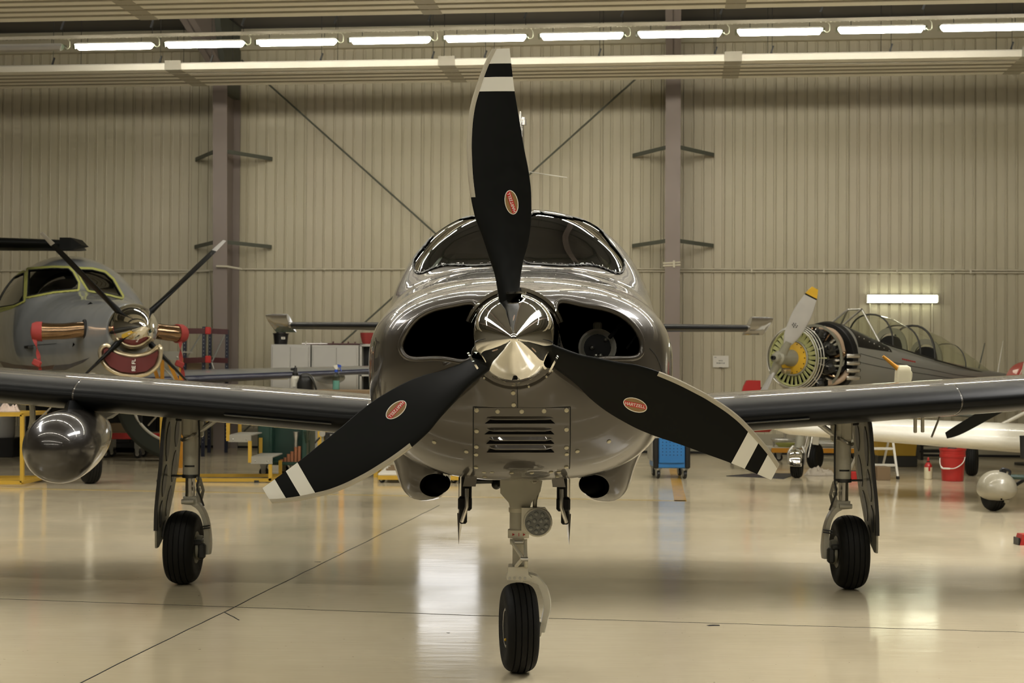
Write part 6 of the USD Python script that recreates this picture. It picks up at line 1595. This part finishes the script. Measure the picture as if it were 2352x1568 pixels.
obj('back', box(((a[0] + b[0]) / 2, 22.74, a[2] / 2), (b[0] - a[0], .01, a[2])), M['blackmetal'], sh, smooth=False)
bk = thing('black_bucket', 'black plastic bucket with a white label on the left metal cabinet', 'bucket', A([P(645, 790, 22.58)[0], 22.58, zc1]))
x = P(645, 790, 22.58)[0]
obj('bucket_body', lathe([(0, .085), (.005, .095), (.155, .112), (.158, .122), (.168, .122), (.168, .11), (.02, .085)], (x, 22.58, zc1), (0, 0, 1), 28), M['blackmetal'], bk, smooth=30)
obj('bucket_contents', ball((x, 22.58, zc1 + .165), (.075, .075, .05), 2), M['blackmetal'], bk)
obj('bucket_label', box((x + .05, 22.478, zc1 + .095), (.058, .006, .034), rz=26), M['decalwhite'], bk, smooth=False)
obj('label_print', box((x + .05, 22.4735, zc1 + .095), (.026, .004, .009), rz=26), M['ink'], bk, smooth=False)
for k, (x0, x1, y, dy) in enumerate(((694, 823, 785.5, 22.5), (730, 834, 789.5, 22.65))):
    a, b = P(x0, y, dy), P(x1, y, dy); z = max(zc1, zc2) + .013 + .0
    t = thing('brown_rod', ('upper and longer' if k == 0 else 'lower and shorter') + ' dark brown rod lying across the metal cabinets', 'rod', ((a[0] + b[0]) / 2, dy, z - .012))
    obj('rod_body', tube([(a[0], dy, z), (b[0], dy, z)], .013, 8), M['maroon'], t)
    for f in (.07, .55, .82): obj('clamp', box((a[0] + (b[0] - a[0]) * f, dy, z + .012), (.02, .03, .05), ry=12), M['maroon' if f > .1 else 'offwhite'], t, smooth=False)
rd = thing('red_bowl', 'dark red funnel-shaped bowl on the open shelf beside the cowling', 'bowl', A([P(843, 788, 22.55)[0], 22.55, b[2] + .012]))
x = P(843, 788, 22.55)[0]
obj('bowl_body', lathe([(0, .06), (.01, .07), (.10, .095), (.165, .102), (.165, .095), (.02, .06)], (x, 22.55, P(843, 793, 22.4)[2] + .025), (0, 0, 1), 28), M['redcloth'], rd, smooth=30)
obj('bowl_foot', cyl((x, 22.55, P(843, 793, 22.4)[2] + .013), (x, 22.55, P(843, 793, 22.4)[2] + .03), .05), M['offwhite'], rd)

# wall sign and wall lamp
sg = thing('paper_notice', 'white paper notice with two printed lines on the wall right of the cowling', 'notice', onwall(1656, 830, .03))
o = onwall(1655.5, 830, .03)
obj('sheet', box(o, (.228, .004, .172), rz=RDEG), M['paper'], sg, smooth=False)
uu = RU; up3 = A([0, 0, 1.0])
obj('printed_line', text('NFOU', .015, o + RN * .003 + up3 * .012, uu, up3, .001, True), M['ink'], sg, smooth=False)
obj('printed_line', text('ROBOTJS', .019, o + RN * .003 - up3 * .024, uu, up3, .001, True), M['ink'], sg, smooth=False)
obj('corner_mark', box(o + RN * .003 - uu * .08 + up3 * .062, (.035, .002, .010), rz=RDEG), M['drum'], sg, smooth=False)
obj('tape_tab', box(o - up3 * .089, (.05, .006, .008), rz=RDEG), M['seam'], sg, smooth=False)
wl = thing('wall_lamp', 'lit fluorescent lamp on the rear wall above the trainer\'s canopy', 'wall lamp', onwall(2072, 686, .05))
o = onwall(2072.5, 686, .08)
L = .5
obj('lamp_diffuser', hull([o + RU * (sx * (L - q)) + RN * n_ + A([0, 0, z]) for sx in (-1, 1) for n_, z, q in ((-.03, .055, 0), (-.03, -.055, 0), (.03, .045, .01), (.03, -.045, .01), (.045, .02, .03), (.045, -.02, .03))]), M['walltube'], wl)
obj('back_plate', box(o - RN * .045, (1.0, .03, .115), rz=RDEG), M['offwhite'], wl, smooth=False)
for s in (-1, 1): obj('lamp_end', box(o + RU * s * .507, (.02, .07, .105), rz=RDEG, bev=.006), M['offwhite'], wl)
obj('lamp_latch', box(o + RN * .03 - up3 * .06, (.03, .02, .02), rz=RDEG), M['offwhite'], wl, smooth=False)
for x_ in (1998, 2141): obj('lamp_cable', tube([onwall(x_, 697, .04), onwall(x_ + 1, 800, .035)], .008, 6), M['pvc'], wl)

# right-hand side
ch = thing('red_chair', 'red-backed workshop chair behind the right wing, left of the trainer', 'chair', fl(P(1728, 1000, 20.0)))
a, b = P(1703, 893, 20.0), P(1747, 873, 20.0)
o = (a + b) / 2
m = prism([(a[0], o[2] - .12), (a[0] + .03, o[2] - .02), (a[0] + .07, b[2] - .005), (a[0] + .10, b[2]), (b[0], b[2] - .003), (b[0] + .005, o[2] - .12)], 20.0, 20.06, 'y')
obj('backrest', m, M['red'], ch, smooth=20)
obj('back_post', [box((o[0] + .02, 20.09, .72), (.05, .03, .55)), box((b[0] + .03, 20.05, o[2] - .05), (.05, .04, .03))], M['blackmetal'], ch, smooth=False, kind='stuff')
obj('seat', box((o[0], 19.8, .47), (.42, .42, .07), bev=.03), M['red'], ch)
obj('gas_column', cyl((o[0], 19.85, .08), (o[0], 19.85, .45), .03), M['darkmetal'], ch)
for k in range(5):
    t = 2 * PI * k / 5 + .3; l_ = obj('base_arm', tube([(o[0], 19.85, .10), (o[0] + .27 * math.cos(t), 19.85 + .27 * math.sin(t), .065)], .018, 8), M['blackmetal'], ch)
    obj('base_castor', cyl((o[0] + .27 * math.cos(t), 19.83 + .27 * math.sin(t), .028), (o[0] + .27 * math.cos(t), 19.87 + .27 * math.sin(t), .028), .027), M['blackmetal'], l_)
sl_ = thing('step_ladder', 'white folding step ladder under the white wing, left of the yellow bin', 'step ladder', fl(P(2022, 1095, 17.5)))
fl1, fr1 = fl(P(1980, 1097, 17.35)), fl(P(2062, 1102, 17.35))
tl1, tr1 = P(1992, 985, 17.75), P(2047, 985, 17.75)
for a, b in ((fl1, tl1), (fr1, tr1)):
    r_ = obj('rail', bar(a + A([0, 0, .02]), b, .024), M['offwhite'], sl_, smooth=False)
    obj('foot', box(a + A([0, 0, .018]), (.035, .04, .036), bev=.006), M['blackmetal'], r_)
for a, b in ((fl1 + A([.01, .75, .0]), tl1), (fr1 + A([-.01, .75, 0]), tr1)): obj('rear_rail', bar(a + A([0, 0, .0]), b, .02), M['offwhite'], sl_, smooth=False)
for f in (.27, .60, .93):
    a, b = fl1 + (tl1 - fl1) * f, fr1 + (tr1 - fr1) * f
    obj('step', box((a + b) / 2 + A([0, .045, 0]), (b[0] - a[0], .12, .026), bev=.004), M['offwhite'], sl_)
yb_ = thing('yellow_bin', 'yellow bin with a grimy dark lower edge behind the step ladder', 'bin', fl(P(2060, 1062, 19.6)))
a, b = P(2012, 1061, 19.6), P(2112, 1010, 19.6)
obj('bin_body', loft([[(x, y, z) for x, y in ((a[0] + k, 19.6 + k), (b[0] - k, 19.6 + k), (b[0] - k, 20.2 - k), (a[0] + k, 20.2 - k))] for z, k in ((.0, .05), (.62, 0))]), M['yellow'], yb_, smooth=False)
obj('grimy_base', box(((a[0] + b[0]) / 2, 19.88, .07), (b[0] - a[0] - .05, .56, .14), bev=.01), M['darkmetal'], yb_)
obj('bin_rim', box(((a[0] + b[0]) / 2, 19.9, .62), (b[0] - a[0] + .03, .64, .03), bev=.008), M['yellow'], yb_)
bu = thing('red_bucket', 'bright red plastic bucket with a white handle, on the floor under the white wing', 'bucket', fl(P(2188, 1103, 17.5)))
g = G(2188, 1104); zt2 = P(2188, 1029, g[1])[2]
obj('bucket_body', lathe([(0, .113), (.006, .118), (zt2 * .72, .136), (zt2 * .73, .143), (zt2 * .80, .144), (zt2 * .81, .140), (zt2 * .93, .143), (zt2 * .94, .149), (zt2, .149), (zt2, .135), (.02, .112)], (g[0], g[1], 0), (0, 0, 1), 40), M['red'], bu, smooth=30)
hd_ = curve([(g[0] - .148, g[1] - .02, zt2 * .70), (g[0] - .155, g[1] - .06, zt2 * .5), (g[0] - .14, g[1] - .11, zt2 * .40), (g[0] - .05, g[1] - .155, zt2 * .40), (g[0] + .05, g[1] - .15, zt2 * .52), (g[0] + .11, g[1] - .10, zt2 * .74)], 26)
obj('handle', tube(hd_, .0055, 7), M['decalwhite'], bu)
obj('grip', tube(hd_[6:13], .010, 8), M['decalwhite'], bu)
obj('bucket_contents', [ball((g[0] - .02, g[1] - .05, zt2 - .01), (.06, .05, .03), 2)], M['darkmetal'], bu)
bo = thing('red_capped_bottle', 'cream bottle with a red neck and cap on the floor left of the red bucket', 'bottle', G(2132, 1100))
g2 = G(2132, 1100)
obj('bottle_body', lathe([(0, .04), (.006, .046), (.13, .046), (.15, .042), (.16, .036)], g2, (0, 0, 1), 24), M['cream'], bo, smooth=40)
obj('bottle_shoulder', lathe([(.128, .045), (.15, .044), (.17, .036), (.19, .02), (.2, .016)], g2, (0, 0, 1), 24), M['red'], bo, smooth=40)
obj('bottle_band', cyl(g2 + A([0, 0, .188]), g2 + A([0, 0, .205]), .019), M['blackmetal'], bo)
obj('bottle_cap', lathe([(.204, .014), (.235, .012), (.25, .006)], g2, (0, 0, 1), 14), M['red'], bo)
obj('bottle_mark', [box(g2 + A([0, -.046, .12]), (.02, .006, .05)), ], M['decalred'], bo, smooth=False)
g = G(2030, 1103)
single('carton', box((g[0], g[1] + .12, .075), (.15, .24, .15), bev=.003), M['carton'], 'small pale brown carton on the floor under the step ladder', 'carton')
p = G(1885, 1092)
crumple('rag', 'crumpled dirty white rag on the floor behind the right landing gear', 'rag', (p[0], p[1] + .1, 0), (.19, .16, .14), 11, M['cloth'])
g = G(1963, 1103)
rc_ = thing('red_can', 'small red can on the floor just right of the right landing gear strut', 'can', g)
obj('can_body', lathe([(0, .05), (.005, .053), (.095, .053), (.10, .048)], g + A([0, .05, 0]), (0, 0, 1), 20), M['red'], rc_)
obj('can_lid', cyl(g + A([0, .05, .10]), g + A([0, .05, .108]), .03), M['darkmetal'], rc_)
q = [G(1668, 1093), G(1745, 1086.5), G(1830, 1088), G(1800, 1099.5), G(1740, 1096)]
single('drip_mat', prism([(a[0], a[1]) for a in q], .001, .006, 'z'), M['bluedark'], 'thin dark mat on the floor under the lower right blade tip', 'mat')
ot = thing('orange_trolley', 'low orange trolley carrying silver tubes behind the trainer\'s wheels', 'trolley', fl(P(1860, 1045, 20.6)))
a, b = P(1772, 1039, 20.6), P(2006, 1030, 20.6)
obj('orange_edge', box(((a[0] + b[0]) / 2, 20.6, (a[2] + b[2]) / 2), (b[0] - a[0], .04, b[2] - a[2])), M['orange'], ot, smooth=False)
obj('deck', box(((a[0] + b[0]) / 2, 20.95, b[2] - .012), (b[0] - a[0], .7, .025)), M['offwhite'], ot, smooth=False)
for x in (a[0] + .12, b[0] - .12):
    for y in (20.7, 21.2): castor(0, x, y, .05, ot, yaw=70, plate=max(.004, a[2] - .115))
zd = b[2] + .001
for k, (y, r) in enumerate(((20.78, .042), (20.98, .05))):
    single('silver_tube', tube([(P(1880, 1020, 20.8)[0], y, zd + r), (P(1985, 1020, 20.8)[0], y, zd + r)], r, 18), M['bare'], ('nearer' if k == 0 else 'farther') + ' silver tube lying on the low orange trolley', 'tube')
o = P(1805, 1017, 20.85)
dp_ = thing('drain_pan', 'silver hoop around a yellow-green pan on the orange trolley', 'pan', A([o[0], 20.9, zd]))
obj('pan', lathe([(.0, .09), (.05, .14), (.055, .14), (.01, .085)], (o[0], 20.9, zd), (0, 0, 1), 28), M['primer'], dp_)
obj('hoop', tube([(o[0] + .17 * math.cos(t), 20.9 + .12 * math.sin(t), zd + .10) for t in np.linspace(0, 2 * PI, 30, endpoint=False)], .026, 10, closed=True), M['bare'], dp_)
obj('hoop_post', [cyl((o[0] - .02, 20.8, zd + .1), (o[0] - .02, 20.8, zd + .2), .014)] + [cyl((o[0] + .16 * s, 20.9, zd), (o[0] + .16 * s, 20.9, zd + .1), .012) for s in (-1, 1)], M['bare'], dp_, kind='stuff')
db = thing('wall_bench', 'low dark bench along the rear wall between the yellow bin and the red bucket', 'bench', fl(P(2140, 1045, 21.2)))
a, b = P(2112, 1030, 21.1), P(2240, 1022, 21.1)
obj('bench_top', box(((a[0] + b[0]) / 2, 21.3, b[2]), (b[0] - a[0], .42, .04)), M['blackmetal'], db, smooth=False)
obj('bench_shelf', box(((a[0] + b[0]) / 2, 21.3, .12), (b[0] - a[0], .40, .03)), M['blackmetal'], db, smooth=False)
for x in (a[0] + .04, b[0] - .04): obj('bench_leg', box((x, 21.3, b[2] / 2), (.04, .36, b[2])), M['blackmetal'], db, smooth=False)
single('bench_tool', ball(P(2148, 1028, 21.2) * [1, 1, 0] + A([0, .05, b[2] + .045]), (.05, .06, .025), 2), M['drum'], 'small grey tool lying on the low dark bench', 'tool')
# jug with a spout standing on the right wing
wm = wing(full, xs); 
o = P(2073, 870, 9.02); lo_ = AX.local(o)[0]
q, n = cast(wm, A([[lo_[0], lo_[1], 3.0]]), A([[0, 0, -1.0]]))
bs = AX.world(q[0])[0]
oj = thing('oil_jug', 'cream oil jug with a long orange spout standing on the right wing', 'jug', bs)
obj('jug_body', loft([[(bs[0] + dx * k + sh_2, bs[1] + dy * k, bs[2] + z + .004) for dx, dy in ((-.041, -.03), (-.03, -.04), (.03, -.04), (.041, -.03), (.041, .03), (.03, .04), (-.03, .04), (-.041, .03))] for z, k, sh_2 in ((.001, .95, 0), (.01, 1.04, 0), (.09, 1.0, .003), (.115, .86, .006), (.128, .55, .0))]), M['cream'], oj, smooth=40)
sp0, sp1 = bs + A([-.028, -.0, .112]), bs + A([-.118, -.005, .185])
obj('spout', tube([sp0, sp0 * .75 + sp1 * .25, sp0 * .3 + sp1 * .7, sp1], [.016, .012, .010, .008], 12), M['orange'], oj)
obj('jug_handle', tube(curve([bs + A([.038, 0, .10]), bs + A([.052, 0, .085]), bs + A([.050, 0, .05]), bs + A([.04, 0, .035])], 10), .006, 7), M['cream'], oj)
# striped red cowling and a red chock at the right edge
o = P(2384, 884, 20.0)
sc_ = thing('striped_cowling', 'glossy red domed cowling with white curved stripes at the right edge above the wing', 'cowling', fl(o))
def dome(t): return (.31 * math.sin(t), .36 * math.cos(t))
obj('dome', lathe([(-.30 * math.cos(t), .34 * math.sin(t) + .001) for t in np.linspace(0, PI / 2, 16)] + [(.25, .34)], o, (-.25, 1, -.12), 40), M['red'], sc_, smooth=60)
for t in (.75, 1.05, 1.32):
    obj('white_stripe', lathe([(-.30 * math.cos(t + d) * 1.004, (.34 * math.sin(t + d)) * 1.006) for d in (-.02, 0, .02)] + [(-.30 * math.cos(t), .34 * math.sin(t) * .99)], o, (-.25, 1, -.12), 40, closed=True), M['decalwhite'], sc_, smooth=60)
obj('support_stand', [cyl((o[0], 20.15, .0), (o[0], 20.15, o[2] - .2), .04), cyl((o[0], 20.15, 0), (o[0], 20.15, .03), .25)], M['darkmetal'], sc_, kind='stuff')
g = G(2349, 1252)
ck = thing('wheel_chock', 'red and black wheel chock on the floor at the right edge', 'chock', g)
obj('chock_body', hull([(g[0] + dx, g[1] + dy, z) for dx, z in ((-.02, 0), (.16, 0), (.0, .075), (.14, .075)) for dy in (0, .12)]), M['red'], ck, smooth=20)
obj('chock_end', box((g[0] - .022, g[1] + .06, .025), (.012, .11, .05)), M['blackmetal'], ck, smooth=False)
